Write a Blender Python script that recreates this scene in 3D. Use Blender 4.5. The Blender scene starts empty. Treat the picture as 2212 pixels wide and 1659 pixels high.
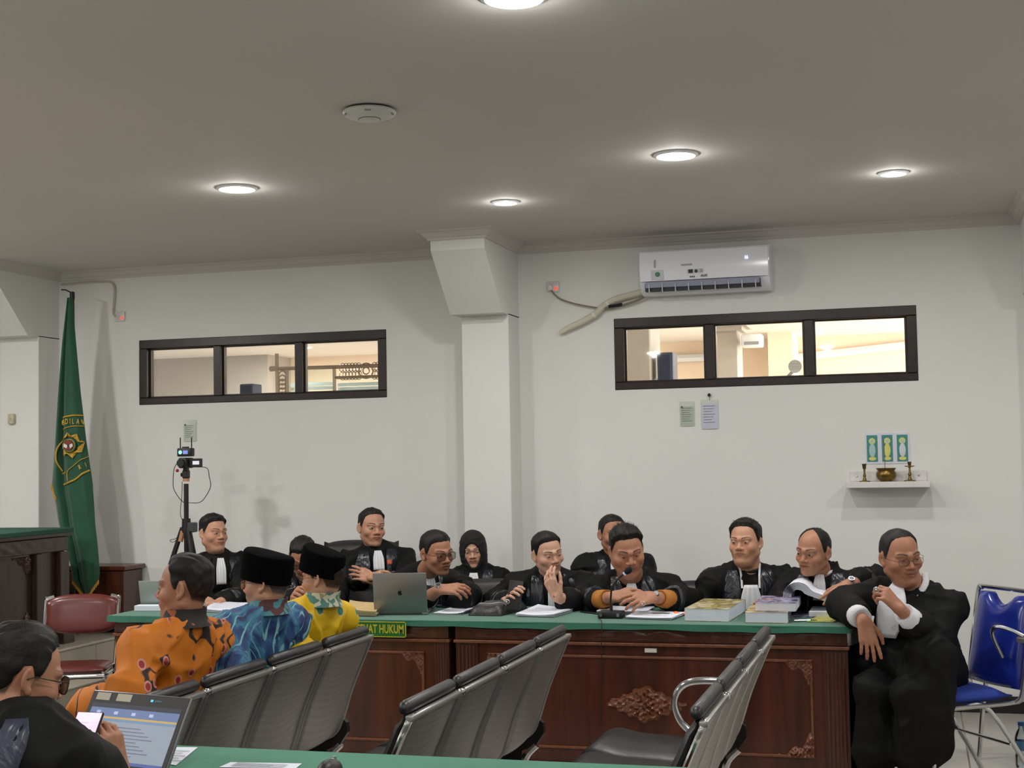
import bpy, bmesh, math, random
import numpy as np
from mathutils import Vector, Matrix
random.seed(7); np.random.seed(7)
SC = bpy.context.scene
COL = SC.collection
R = math.radians

# ------------------------------------------------------------------ camera
FPX, YAW, PIT, ROL, CH = 3037.0, 0.279607, 0.053892, -0.0178266, 1.56
_f = np.array([-math.sin(YAW) * math.cos(PIT), math.cos(YAW) * math.cos(PIT), math.sin(PIT)])
_r = np.array([math.cos(YAW), math.sin(YAW), 0.0]); _u = np.cross(_r, _f)
_r, _u = _r * math.cos(ROL) + _u * math.sin(ROL), -_r * math.sin(ROL) + _u * math.cos(ROL)
cam_d = bpy.data.cameras.new('camera'); cam = bpy.data.objects.new('camera', cam_d); COL.objects.link(cam)
cam_d.sensor_fit = 'HORIZONTAL'; cam_d.sensor_width = 36.0; cam_d.lens = FPX * 36.0 / 2212.0
cam_d.clip_start = 0.05; cam_d.clip_end = 100
cam.matrix_world = Matrix(((_r[0], _u[0], -_f[0], 0), (_r[1], _u[1], -_f[1], 0), (_r[2], _u[2], -_f[2], CH), (0, 0, 0, 1)))
SC.camera = cam
def atY(x, y, Y):
    d = _f + _r * (x - 1106) / FPX - _u * (y - 829.5) / FPX
    return np.array([0, 0, CH]) + d * (Y / d[1])
def atZ(x, y, Z):
    d = _f + _r * (x - 1106) / FPX - _u * (y - 829.5) / FPX
    return np.array([0, 0, CH]) + d * ((Z - CH) / d[2])

# ------------------------------------------------------------------ world, exposure
wd = bpy.data.worlds.new('world'); SC.world = wd; wd.use_nodes = True
wd.node_tree.nodes['Background'].inputs[0].default_value = (0.95, 0.97, 1.0, 1)
wd.node_tree.nodes['Background'].inputs[1].default_value = 1.0
SC.view_settings.view_transform = 'Standard'; SC.view_settings.look = 'None'
SC.view_settings.gamma = 1.0; SC.view_settings.use_curve_mapping = False
SC.view_settings.exposure = 0.0
WATT_BIG, WATT_SMALL = 20.0, 12.0          # ceiling downlights

# daylight entering the hall behind the wall through its open side
dl = bpy.data.lights.new('hall_daylight', 'AREA'); dl.shape = 'RECTANGLE'; dl.size = 7; dl.size_y = 2.4; dl.energy = 760; dl.color = (1, .95, .88)
dlo = bpy.data.objects.new('hall_daylight', dl); COL.objects.link(dlo); dlo.location = (5.7, 13.5, 1.6); dlo.rotation_euler = (R(90), 0, R(90))

# ------------------------------------------------------------------ materials
def srgb(r, g=None, b=None):
    if g is None: r, g, b = r
    return tuple(((c / 255) / 12.92 if c / 255 <= .04045 else ((c / 255 + .055) / 1.055) ** 2.4) for c in (r, g, b))
MATS = {}
class NT:
    def __init__(s, m): s.t = m.node_tree; s.b = s.t.nodes['Principled BSDF']
    def n(s, typ, **kw):
        nd = s.t.nodes.new(typ)
        for k, v in kw.items():
            if k.startswith('i_'):
                key = k[2:]; key = int(key) if key.isdigit() else key.replace('_', ' ')
                nd.inputs[key].default_value = v
            else: setattr(nd, k, v)
        return nd
    def l(s, a, b): s.t.links.new(a, b)
    def co(s, scale=(1, 1, 1), kind='Object'):
        tc = s.n('ShaderNodeTexCoord'); mp = s.n('ShaderNodeMapping'); mp.inputs['Scale'].default_value = scale
        s.l(tc.outputs[kind], mp.inputs['Vector']); return mp.outputs[0]
    def ramp(s, fac, stops, interp='LINEAR'):
        rp = s.n('ShaderNodeValToRGB'); e = rp.color_ramp.elements; rp.color_ramp.interpolation = interp
        while len(e) < len(stops): e.new(.5)
        for el, (p, c) in zip(e, stops): el.position = p; el.color = (*c[:3], 1)
        s.l(fac, rp.inputs[0]); return rp.outputs[0]
    def mix(s, fac, a, b, mode='MIX'):
        m = s.n('ShaderNodeMix', data_type='RGBA', blend_type=mode)
        for i, v in ((0, fac), (6, a), (7, b)):
            if hasattr(v, 'is_linked'): s.l(v, m.inputs[i])
            else: m.inputs[i].default_value = v if i == 0 else (*v[:3], 1)
        return m.outputs[2]
    def math(s, op, a, b=0.0, c=None):
        m = s.n('ShaderNodeMath', operation=op)
        for i, v in enumerate((a, b) if c is None else (a, b, c)):
            if hasattr(v, 'is_linked'): s.l(v, m.inputs[i])
            else: m.inputs[i].default_value = v
        return m.outputs[0]
    def bump(s, h, strength=.2, dist=.01):
        b = s.n('ShaderNodeBump'); b.inputs['Strength'].default_value = strength; b.inputs['Distance'].default_value = dist
        s.l(h, b.inputs['Height']); s.l(b.outputs[0], s.b.inputs['Normal'])
def mat(name, col=(.5, .5, .5), rough=.6, metal=0, var=.06, vscale=6, bump=0, bscale=60, spec=None, stretch=(1, 1, 1), coat=0, fn=None, sheen=0):
    if name in MATS: return MATS[name]
    m = bpy.data.materials.new(name); m.use_nodes = True; t = NT(m); b = t.b
    b.inputs['Roughness'].default_value = rough; b.inputs['Metallic'].default_value = metal
    if spec is not None: b.inputs['Specular IOR Level'].default_value = spec
    if coat: b.inputs['Coat Weight'].default_value = coat; b.inputs['Coat Roughness'].default_value = .15
    if sheen: b.inputs['Sheen Weight'].default_value = sheen
    v = t.co(stretch)
    nz = t.n('ShaderNodeTexNoise', i_Scale=vscale, i_Detail=4.0); t.l(v, nz.inputs['Vector'])
    c = t.ramp(nz.outputs[0], [(.3, [x * (1 - var) for x in col]), (.7, [min(1, x * (1 + var)) for x in col])])
    t.l(c, b.inputs['Base Color'])
    if bump:
        n2 = t.n('ShaderNodeTexNoise', i_Scale=bscale, i_Detail=3.0); t.l(v, n2.inputs['Vector']); t.bump(n2.outputs[0], bump, .01)
    if fn: fn(t, v, c)
    MATS[name] = m; return m
def emit(name, col, strength):
    if name in MATS: return MATS[name]
    m = bpy.data.materials.new(name); m.use_nodes = True; b = m.node_tree.nodes['Principled BSDF']
    b.inputs['Base Color'].default_value = (*col, 1); b.inputs['Emission Color'].default_value = (*col, 1); b.inputs['Emission Strength'].default_value = strength
    MATS[name] = m; return m
def vcol(name, rough=.5, bump=0, bscale=250, spec=.4, sub=0):
    """material whose colour comes from the mesh's own colour attribute"""
    if name in MATS: return MATS[name]
    m = bpy.data.materials.new(name); m.use_nodes = True; t = NT(m)
    a = t.n('ShaderNodeVertexColor', layer_name='Col'); t.b.inputs['Roughness'].default_value = rough; t.b.inputs['Specular IOR Level'].default_value = spec
    nz = t.n('ShaderNodeTexNoise', i_Scale=40.0, i_Detail=3.0); t.l(t.co(), nz.inputs['Vector'])
    t.l(t.mix(.18, a.outputs[0], t.mix(1.0, a.outputs[0], t.ramp(nz.outputs[0], [(.3, (.55, .5, .48)), (.7, (1.25, 1.15, 1.1))]), 'MULTIPLY')), t.b.inputs['Base Color'])
    if bump:
        n2 = t.n('ShaderNodeTexNoise', i_Scale=bscale, i_Detail=2.0); t.l(t.co(), n2.inputs['Vector']); t.bump(n2.outputs[0], bump, .002)
    MATS[name] = m; return m

# ------------------------------------------------------------------ mesh helpers
def tag(o, label=None, cat=None, group=None, kind=None):
    if label: o['label'] = label
    if cat: o['category'] = cat
    if group: o['group'] = group
    if kind: o['kind'] = kind
    return o
def thing(name, label, cat, loc=(0, 0, 0), rz=0, group=None):
    o = bpy.data.objects.new(name, None); COL.objects.link(o); o.empty_display_size = .1
    o.location = tuple(float(v) for v in loc); o.rotation_euler = (0, 0, rz); return tag(o, label, cat, group)
def link(name, me, parent=None, loc=(0, 0, 0), rot=(0, 0, 0)):
    o = bpy.data.objects.new(name, me); COL.objects.link(o)
    o.location = tuple(float(v) for v in loc); o.rotation_euler = rot
    if parent: o.parent = parent
    return o
def copy_tree(o, parent=None):
    c = o.copy(); COL.objects.link(c); c.parent = parent
    for ch in list(o.children): copy_tree(ch, c)
    return c
class MB:
    """collects shapes into one bmesh"""
    def __init__(s): s.b = bmesh.new(); s.mi = 0
    def _m(s, fs):
        for f in fs: f.material_index = s.mi
    def box(s, x0, x1, y0, y1, z0, z1, bev=0, M=None, seg=1):
        vs = [s.b.verts.new((x, y, z)) for x in (x0, x1) for y in (y0, y1) for z in (z0, z1)]
        q = [(0, 1, 3, 2), (4, 6, 7, 5), (0, 4, 5, 1), (2, 3, 7, 6), (0, 2, 6, 4), (1, 5, 7, 3)]
        fs = [s.b.faces.new([vs[i] for i in f]) for f in q]; s._m(fs)
        if bev:
            es = list({e for f in fs for e in f.edges})
            r = bmesh.ops.bevel(s.b, geom=es, offset=bev, segments=seg, affect='EDGES', profile=.5)
            s._m(r['faces']); vs = list({v for f in r['faces'] for v in f.verts} | {v for v in vs if v.is_valid})
        if M is not None:
            for v in vs: v.co = M @ v.co
        return s
    def ring(s, c, ax, r, n, ry=None, ref=None, ph=0):
        ax = Vector(ax).normalized(); ref = Vector(ref) if ref is not None else (Vector((0, 0, 1)) if abs(ax.z) < .9 else Vector((1, 0, 0)))
        a = ref.cross(ax).normalized(); b = ax.cross(a); ry = r if ry is None else ry
        return [s.b.verts.new(Vector(c) + a * (r * math.cos(ph + 2 * math.pi * i / n)) + b * (ry * math.sin(ph + 2 * math.pi * i / n))) for i in range(n)]
    def skin(s, rings, cap0=True, cap1=True, closed=False):
        fs = []; n = len(rings[0])
        for a, b in list(zip(rings, rings[1:])) + ([(rings[-1], rings[0])] if closed else []):
            for i in range(n): fs.append(s.b.faces.new((a[i], a[(i + 1) % n], b[(i + 1) % n], b[i])))
        if not closed:
            if cap0: fs.append(s.b.faces.new(rings[0][::-1]))
            if cap1: fs.append(s.b.faces.new(rings[-1]))
        s._m(fs); return s
    def cyl(s, p, q, r, r2=None, n=16, caps=True):
        d = Vector(q) - Vector(p); r2 = r if r2 is None else r2
        return s.skin([s.ring(p, d, r, n), s.ring(q, d, r2, n)], caps, caps)
    def tube(s, pts, r, n=8, closed=False, ry=None, ref=None, caps=True):
        P = [Vector(tuple(float(c) for c in p)) for p in pts]; rr = r if hasattr(r, '__len__') else [r] * len(P); rings = []; a = None
        for i, p in enumerate(P):
            if closed: t = (P[(i + 1) % len(P)] - P[i - 1])
            else: t = P[min(i + 1, len(P) - 1)] - P[max(i - 1, 0)]
            t.normalize()
            if a is None:
                rf = Vector(ref) if ref is not None else (Vector((0, 0, 1)) if abs(t.z) < .9 else Vector((1, 0, 0))); a = rf.cross(t).normalized()
            else:
                a = Vector(ref).cross(t).normalized() if ref is not None else (a - t * a.dot(t)).normalized()
            b = t.cross(a); k = rr[i]; ky = k if ry is None else ry * k / (rr[0] or 1)
            rings.append([s.b.verts.new(p + a * (k * math.cos(2 * math.pi * j / n)) + b * (ky * math.sin(2 * math.pi * j / n))) for j in range(n)])
        return s.skin(rings, caps, caps, closed)
    def lathe(s, prof, c=(0, 0, 0), n=24, sx=1, sy=1, caps=True):
        rings = [[s.b.verts.new((c[0] + r * sx * math.cos(2 * math.pi * i / n), c[1] + r * sy * math.sin(2 * math.pi * i / n), c[2] + z)) for i in range(n)] for r, z in prof]
        return s.skin(rings, caps, caps)
    def prism(s, poly, f, h0, h1):
        """poly in 2D; f(u, v, h) -> 3D"""
        a = [s.b.verts.new(f(u, v, h0)) for u, v in poly]; b = [s.b.verts.new(f(u, v, h1)) for u, v in poly]; n = len(poly)
        fs = [s.b.faces.new(a[::-1]), s.b.faces.new(b)] + [s.b.faces.new((a[i], a[(i + 1) % n], b[(i + 1) % n], b[i])) for i in range(n)]
        s._m(fs); return s
    def grid(s, f, nu, nv, thick=None):
        g = [[s.b.verts.new(f(i / nu, j / nv)) for j in range(nv + 1)] for i in range(nu + 1)]
        fs = [s.b.faces.new((g[i][j], g[i + 1][j], g[i + 1][j + 1], g[i][j + 1])) for i in range(nu) for j in range(nv)]; s._m(fs)
        if thick:
            d = Vector(thick); h = [[s.b.verts.new(v.co + d) for v in row] for row in g]
            fs = [s.b.faces.new((h[i][j], h[i][j + 1], h[i + 1][j + 1], h[i + 1][j])) for i in range(nu) for j in range(nv)]
            for i in range(nu):
                fs += [s.b.faces.new((g[i][0], h[i][0], h[i + 1][0], g[i + 1][0])), s.b.faces.new((g[i + 1][nv], h[i + 1][nv], h[i][nv], g[i][nv]))]
            for j in range(nv):
                fs += [s.b.faces.new((g[0][j + 1], h[0][j + 1], h[0][j], g[0][j])), s.b.faces.new((g[nu][j], h[nu][j], h[nu][j + 1], g[nu][j + 1]))]
            s._m(fs)
        return s
    def sphere(s, c, r, nu=12, nv=8, sc=(1, 1, 1)):
        prof = [(max(1e-5, math.sin(math.pi * k / nv)), -math.cos(math.pi * k / nv)) for k in range(nv + 1)]
        rings = [[s.b.verts.new((c[0] + r * sc[0] * pr * math.cos(2 * math.pi * i / nu), c[1] + r * sc[1] * pr * math.sin(2 * math.pi * i / nu), c[2] + r * sc[2] * z)) for i in range(nu)] for pr, z in prof]
        return s.skin(rings)
    def mesh(s, name, mats, smooth=35):
        me = bpy.data.meshes.new(name); bmesh.ops.recalc_face_normals(s.b, faces=s.b.faces[:]); s.b.to_mesh(me); s.b.free()
        for m in (mats if isinstance(mats, (list, tuple)) else [mats]): me.materials.append(m)
        if smooth:
            me.polygons.foreach_set('use_smooth', [True] * len(me.polygons))
            if smooth < 180: me.set_sharp_from_angle(angle=R(smooth))
        return me
    def obj(s, name, mats, parent=None, loc=(0, 0, 0), rot=(0, 0, 0), smooth=35): return link(name, s.mesh(name, mats, smooth), parent, loc, rot)
def np_mesh(name, V, Q, mats, cols=None, smooth=True, tris=None):
    """mesh from numpy quads (and optional tris)"""
    me = bpy.data.meshes.new(name); V = np.asarray(V, np.float32); nq = len(Q); nt = 0 if tris is None else len(tris)
    me.vertices.add(len(V)); me.vertices.foreach_set('co', V.ravel())
    idx = np.asarray(Q, np.int32).ravel(); st = np.arange(nq, dtype=np.int32) * 4
    if nt: idx = np.concatenate([idx, np.asarray(tris, np.int32).ravel()]); st = np.concatenate([st, nq * 4 + np.arange(nt, dtype=np.int32) * 3])
    me.loops.add(len(idx)); me.loops.foreach_set('vertex_index', idx)
    me.polygons.add(nq + nt); me.polygons.foreach_set('loop_start', st)
    me.update(calc_edges=True)
    if smooth: me.polygons.foreach_set('use_smooth', np.ones(nq + nt, bool))
    if cols is not None:
        ca = me.color_attributes.new('Col', 'FLOAT_COLOR', 'POINT'); c4 = np.ones((len(V), 4), np.float32); c4[:, :3] = cols; ca.data.foreach_set('color', c4.ravel())
    for m in (mats if isinstance(mats, (list, tuple)) else [mats]): me.materials.append(m)
    return me
def text_mesh(body, size, depth, material, align='CENTER', bold=0.0, sx=1.0):
    cu = bpy.data.curves.new('lettering', 'FONT'); cu.body = body; cu.size = size; cu.extrude = depth; cu.align_x = align; cu.align_y = 'CENTER'; cu.offset = bold; cu.resolution_u = 3
    o = bpy.data.objects.new('lettering', cu); COL.objects.link(o); dg = bpy.context.evaluated_depsgraph_get()
    me = bpy.data.meshes.new_from_object(o.evaluated_get(dg)); bpy.data.objects.remove(o); bpy.data.curves.remove(cu)
    if sx != 1: me.transform(Matrix.Diagonal((sx, 1, 1, 1)))
    me.materials.clear(); me.materials.append(material); me.name = 'lettering'; return me
WALLROT = (R(90), 0, 0)      # stands text up so that it faces -Y
# ================================================================== structure
WY, CZ = 8.952, 2.985
M_wall = mat('wall_paint', srgb(226, 225, 221), .75, var=.02, vscale=1.5, bump=.04, bscale=90)
M_ceil = mat('ceiling_paint', srgb(200, 196, 190), .85, var=.03, vscale=.8)
M_bronze = mat('bronze_frame', srgb(44, 36, 33), .35, .3, var=.2, vscale=14, spec=.5)
M_cream = mat('hall_cream_paint', srgb(244, 220, 196), .8, var=.02)
M_greige = mat('hall_grey', srgb(176, 166, 158), .8, var=.03)
M_white = mat('white_plastic', srgb(226, 227, 230), .3, var=.02)
M_blackp = mat('black_plastic', srgb(22, 22, 24), .45, var=.2)
M_chrome = mat('chrome', (.72, .72, .74), .14, 1, var=.05, vscale=20)
M_steel = mat('dull_steel', (.45, .45, .46), .32, 1, var=.1, vscale=30)
M_green = None
def glassmat(name, tint=(.92, .96, .95), gl=.10):
    if name in MATS: return MATS[name]
    m = bpy.data.materials.new(name); m.use_nodes = True; t = m.node_tree; t.nodes.remove(t.nodes['Principled BSDF'])
    out = t.nodes['Material Output']; tr = t.nodes.new('ShaderNodeBsdfTransparent'); tr.inputs[0].default_value = (*tint, 1)
    gs = t.nodes.new('ShaderNodeBsdfGlossy'); gs.inputs['Roughness'].default_value = .03
    fr = t.nodes.new('ShaderNodeFresnel'); fr.inputs[0].default_value = 1.45
    mm = t.nodes.new('ShaderNodeMath'); mm.operation = 'MULTIPLY'; mm.inputs[1].default_value = gl / .04
    mx = t.nodes.new('ShaderNodeMixShader'); t.links.new(fr.outputs[0], mm.inputs[0]); t.links.new(mm.outputs[0], mx.inputs[0])
    t.links.new(tr.outputs[0], mx.inputs[1]); t.links.new(gs.outputs[0], mx.inputs[2]); t.links.new(mx.outputs[0], out.inputs[0])
    MATS[name] = m; return m
M_glass = glassmat('window_glass', gl=.02)
def struct(name, mb, m, parent=None, smooth=30, label=None):
    o = mb.obj(name, m, parent, smooth=smooth)
    if not parent: o['kind'] = 'structure'
    if label: o['label'] = label
    return o
WIN = [(-5.355, -3.457), (-1.873, .02)]; WZ0, WZ1 = 2.0, 2.465
mb = MB()
xs = [-8.2, WIN[0][0], WIN[0][1], WIN[1][0], WIN[1][1], 3.0]
for i, (a, b) in enumerate(zip(xs, xs[1:])):
    if i in (1, 3): mb.box(a, b, WY, WY + .14, 0, WZ0); mb.box(a, b, WY, WY + .14, WZ1, CZ)
    else: mb.box(a, b, WY, WY + .14, 0, CZ)
struct('wall_back', mb, M_wall, label='white plastered back wall with two long high windows')
struct('wall_front', MB().box(-8.2, 3, -3.15, -3, 0, CZ), M_wall)
struct('wall_left', MB().box(-8.35, -8.2, -3.1, WY + .14, 0, CZ), M_wall)
struct('wall_right', MB().box(3, 3.15, -3.1, WY + .14, 0, CZ), M_wall)
struct('ceiling', MB().box(-8.3, 3.1, -3.1, WY + .14, CZ, CZ + .12), M_ceil, label='plain off-white plaster ceiling')

# columns with corbels carrying the ceiling
COLX = [(-6.335, -6.015), (-2.835, -2.515), (.668, .988)]; CY = 8.70
for i, (a, b) in enumerate(COLX):
    c = struct('column', MB().box(a, b, CY, WY + .01, 0, 2.51, bev=.004), M_wall, label=['square white column behind the green flag', 'square white column between the two windows', 'square white column at the right edge'][i])
    a2, b2 = a - .03, b + .0
    prof = [(CY - .13, 2.5), (8.2, 2.862), (8.2, CZ), (WY + .01, CZ), (WY + .01, 2.5)]
    struct('corbel', MB().prism(prof, lambda y, z, h: (h, y, z), a2, b2), M_wall, c)
# cornice moulding following the wall and the corbels
def sweep_path(path, prof):
    mb = MB(); n = len(path); rings = []
    for k, (x, y) in enumerate(path):
        ring = []
        for d, z in prof:
            ox = oy = 0.0
            ds = []
            if k > 0: ds.append((path[k][0] - path[k - 1][0], path[k][1] - path[k - 1][1]))
            if k < n - 1: ds.append((path[k + 1][0] - path[k][0], path[k + 1][1] - path[k][1]))
            for dx, dy in ds:
                L = math.hypot(dx, dy); nx, ny = dy / L, -dx / L
                if (abs(nx) > .5 and abs(ox) < 1e-9) : ox = nx * d
                if (abs(ny) > .5 and abs(oy) < 1e-9) : oy = ny * d
            ring.append(mb.b.verts.new((x + ox, y + oy, z)))
        rings.append(ring)
    mb.skin(rings); return mb
CPROF = [(0, 2.925), (.014, 2.925), (.02, 2.94), (.03, 2.945), (.045, 2.962), (.05, 2.972), (.066, 2.974), (.07, CZ), (0, CZ)]
path = [(-8.2, WY)]
for a, b in COLX: path += [(a - .03, WY), (a - .03, 8.2), (b, 8.2), (b, WY)]
path.append((3, WY))
struct('trim_1', sweep_path(path, CPROF), M_ceil, smooth=0, label='stepped plaster cornice along the top of the back wall')
M_base = mat('black_baseboard', srgb(24, 23, 24), .4)
bp = [(-8.2, WY)]
for a, b in COLX: bp += [(a, WY), (a, CY), (b, CY), (b, WY)]
bp.append((3, WY))
struct('baseboard_back', sweep_path(bp, [(0, 0), (.012, 0), (.012, .1), (0, .1)]), M_base, smooth=0)

# floor with real tiles (joints recessed)
M_tile = mat('floor_tile', srgb(178, 174, 166), .25, var=.06, vscale=2.5, spec=.5, coat=.2)
M_grout = mat('floor_grout', srgb(120, 114, 106), .9)
fl = struct('floor', MB().box(-8.3, 3.1, -3.1, WY + .14, -.1, -.004), M_grout, label='pale glossy tiled floor')
tme = MB().box(-.2975, .2975, -.2975, .2975, -.02, 0, bev=.003).mesh('tile', M_tile)
k = 0
for i in range(17):
    for j in range(15):
        x, y = -7.3 + .6 * i, .25 + .6 * j
        if y > 8.95: continue
        link('tile', tme, fl, (x, y, 0)); k += 1
big = MB().box(-8.2, 3, -3, -.05, -.02, 0).obj('tile_field', M_tile, fl)

# windows
def window(name, x0, x1, label):
    w = bpy.data.objects.new(name, None); COL.objects.link(w); w.location = (x0, WY, WZ0); w['kind'] = 'structure'; w['label'] = label
    L, H = x1 - x0, WZ1 - WZ0; fw = .062
    for nm, b in (('frame_rail', (0, L, H - fw, H)), ('frame_rail', (0, L, 0, fw * .8)), ('frame_stile', (0, fw, fw * .8, H - fw)), ('frame_stile', (L - fw, L, fw * .8, H - fw))):
        MB().box(b[0], b[1], -.006, .10, b[2], b[3], bev=.004).obj(nm, M_bronze, w)
    m1, m2 = L * .325, L * .655
    for m in (m1, m2): MB().box(m - .028, m + .028, .0, .10, fw * .8, H - fw, bev=.004).obj('mullion', M_bronze, w)
    for a, b in ((fw, m1 - .028), (m1 + .028, m2 - .028), (m2 + .028, L - fw)):
        MB().box(a, b, .066, .072, fw * .8, H - fw).obj('pane', M_glass, w)
        for (p, q, z0, z1) in ((a, a + .012, fw * .8, H - fw), (b - .012, b, fw * .8, H - fw), (a + .012, b - .012, fw * .8, fw * .8 + .01), (a + .012, b - .012, H - fw - .01, H - fw)):
            MB().box(p, q, .035, .066, z0, z1).obj('glazing_bead', M_bronze, w)
    return w
window('window_1', *WIN[0], 'long dark-framed window with three panes, left of the central column')
window('window_2', *WIN[1], 'long dark-framed window with three panes, under the air conditioner')

# the hall seen through the windows
HC = 2.98
struct('hall_ceiling', MB().box(-16, 6, WY + .14, 18, HC, HC + .1), mat('hall_ceiling_paint', srgb(236, 228, 224), .8, var=.02), label='white ceiling of the hall behind the windows')
struct('hall_floor', MB().box(-16, 6, WY + .14, 18, -.1, 0), mat('hall_tile', srgb(236, 228, 216), .3, var=.03))
struct('hall_wall_far', MB().box(-16, 6, 17.3, 17.5, 0, HC), M_cream, label='cream wall at the far side of the hall')
pl = atZ(400, 770, HC)
xr = float(atY(578, 790, 16.6)[0])
struct('hall_wall_left', MB().box(-16, xr, 16.6, 16.75, 0, HC).box(xr - .15, xr, 16.752, 17.29, 0, HC), M_greige, label='shaded hall wall behind the left window, coloured grey')  # this wall's shadow is put into its grey colour
a = atY(1340, 760, 10.9); b = atY(1405, 760, 10.9)
struct('hall_column', MB().box(a[0], b[0], 10.9, 11.35, 0, HC, bev=.01), M_greige, label='brownish grey hall column at the left of the right window')
a = atY(1548, 760, 14.2); b = atY(1594, 760, 14.2)
hc = struct('hall_column', MB().box(a[0], b[0], 14.2, 14.6, 0, HC, bev=.01), M_greige, label='pale grey hall column in the middle pane of the right window')
struct('capital', MB().box(a[0] - .1, b[0] + .1, 14.1, 14.6, 2.86, HC).box(a[0] - .05, b[0] + .05, 14.14, 14.6, 2.82, 2.86), M_greige, hc)
a = atY(1659, 760, 16.4); b = atY(1985, 760, 16.4)
hb = struct('hall_beam', MB().box(a[0], a[0] + .28, 16.4, 17.29, 0, HC), M_cream, label='cream pier at the right of the hall')
# sloping white ledge moulding on the cream wall
p = atY(1690, 776, 17.25); q = atY(1990, 742, 17.25)
struct('trim_2', MB().tube([p, q], .05, 6), M_white, label='white moulding on the cream hall wall')
p = atY(1455, 775, 17.25); q = atY(1530, 772, 17.25)
struct('trim_3', MB().tube([p, q], .05, 6), M_white)
M_navy = mat('navy_box', srgb(52, 60, 82), .5)
t = thing('wall_speaker', 'navy loudspeaker box on the hall column, first pane of the right window', 'speaker', atY(1438, 850, 10.95))
a = atY(1420, 762, 10.95); b = atY(1457, 850, 10.95); w = (b - a)[0]; h = (a - b)[2]
MB().box(-w / 2, w / 2, 0, .22, 0, h, bev=.012, seg=2).obj('cabinet', M_navy, t)
MB().box(-w / 2 + .02, w / 2 - .02, -.008, 0, .02, h - .02, bev=.003).obj('grille', mat('navy_cloth', srgb(44, 52, 76), .9, bump=.4, bscale=300), t)
MB().box(-w / 2 - .06, -w / 2, .06, .1, h * .3, h * .38).obj('bracket', M_steel, t)
MB().tube([(-w / 2 - .02, .05, .02), (-w / 2 - .06, .05, h * .5), (-w / 2 - .05, .05, h * .95), (-w / 2, .05, h * .97)], .006, 6).obj('cable', M_blackp, t)
t = thing('wall_speaker', 'small navy box at the bottom of the middle pane of the left window', 'speaker', atY(532, 856, 12.5))
a = atY(517, 832, 12.5); b = atY(547, 858, 12.5); w = (b - a)[0]
MB().box(-w / 2, w / 2, 0, .2, -.25, (a - b)[2], bev=.015, seg=2).obj('cabinet', M_navy, t)
MB().box(-w / 2 + .02, w / 2 - .02, -.006, 0, -.23, (a - b)[2] - .02).obj('grille', MATS['navy_cloth'], t)
MB().box(-.02, .02, .05, .1, -1.9, -.25).obj('stand', M_blackp, t)
a = atY(1600, 722, 14.0); b = atY(1646, 748, 14.0); w = (b - a)[0]; h = (a - b)[2]
t = thing('hall_air_conditioner', 'white air conditioner in the hall, seen in the middle pane of the right window', 'air conditioner', b - np.array([w / 2, 0, 0]))
MB().box(-w / 2, w / 2, 0, .2, 0, h, bev=.02, seg=2).obj('body', M_white, t); MB().box(-w / 2 + .03, w / 2 - .03, -.004, .02, .02, .05).obj('louver', mat('grey_plastic', srgb(150, 150, 155), .4), t)
MB().box(-w * .3, w * .3, .2, .42, .02, h - .02).obj('wall_bracket', M_greige, t)
c = atY(1718, 792, 16.0)
t = thing('wall_fan', 'small grey wall fan seen in the middle pane of the right window', 'fan', c)
MB().cyl((0, -.04, 0), (0, .04, 0), .075, .065, 20).obj('guard', mat('fan_grey', srgb(120, 118, 116), .5), t)
MB().cyl((0, .04, 0), (0, .2, 0), .06, .05, 12).obj('motor', MATS['fan_grey'], t); MB().tube([(0, .15, 0), (-.1, .2, -.1), (-.1, .4, -.1)], .02, 8).obj('arm', MATS['fan_grey'], t)
for z in (-.03, 0, .03): MB().tube([(-.06, -.042, z), (.06, -.042, z)], .004, 5).obj('guard_wire', MATS['fan_grey'], t)

# bronze screen in the hall (left window)
SY = 15.4
def S(x, y, Y=SY): return atY(x, y, Y)
org = S(700, 850); t = thing('lattice_screen', 'bronze-framed glass screen with ring ornaments in the hall behind the left window', 'screen', (org[0], SY, 0))
M_scr = mat('screen_bronze', srgb(112, 98, 84), .4, .3)
def bar(nm, p, q, w=.035):
    p = S(*p) - np.array([org[0], SY, 0]); q = S(*q) - np.array([org[0], SY, 0])
    p[1] = q[1] = 0
    return MB().tube([p, q], w * .45, 4).obj(nm, M_scr, t, smooth=0)
bar('post', (598, 764), (600, 900), .055); bar('post', (620, 798), (621, 900), .05); bar('post', (722, 796), (724, 900), .05)
bar('beam', (588, 797), (845, 789), .05); bar('beam', (722, 816), (845, 812), .04); bar('beam', (583, 797), (600, 796), .07)
for x in list(range(740, 776, 7)) + list(range(809, 836, 7)):
    c = S(x, 803 - (x - 740) * .03) - np.array([org[0], SY, 0])
    for dz in (.045, -.045): MB().tube([(c[0] + .04 * math.cos(a2), 0, c[2] + dz + .055 * math.sin(a2)) for a2 in np.linspace(0, 2 * math.pi, 13)[:-1]], .0045, 4, closed=True).obj('ornament_ring', M_scr, t)
c = S(791, 801) - np.array([org[0], SY, 0])
for rr in (.09, .04): MB().tube([(c[0] + rr * math.cos(a2), 0, c[2] + rr * math.sin(a2)) for a2 in np.linspace(0, 2 * math.pi, 17)[:-1]], .008, 5, closed=True).obj('medallion', M_scr, t)
for y in range(812, 860, 9):
    c = S(610, y) - np.array([org[0], SY, 0]); MB().tube([(c[0] + .05 * math.cos(a2), 0, c[2] + .06 * math.sin(a2)) for a2 in np.linspace(0, 2 * math.pi, 13)[:-1]], .009, 4, closed=True).obj('ornament_ring', M_scr, t)
for x in (598, 621, 723): p = S(x, 880); MB().box(p[0] - org[0] - .02, p[0] - org[0] + .02, -.02, .02, 0, p[2]).obj('post_foot', M_scr, t)
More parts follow.
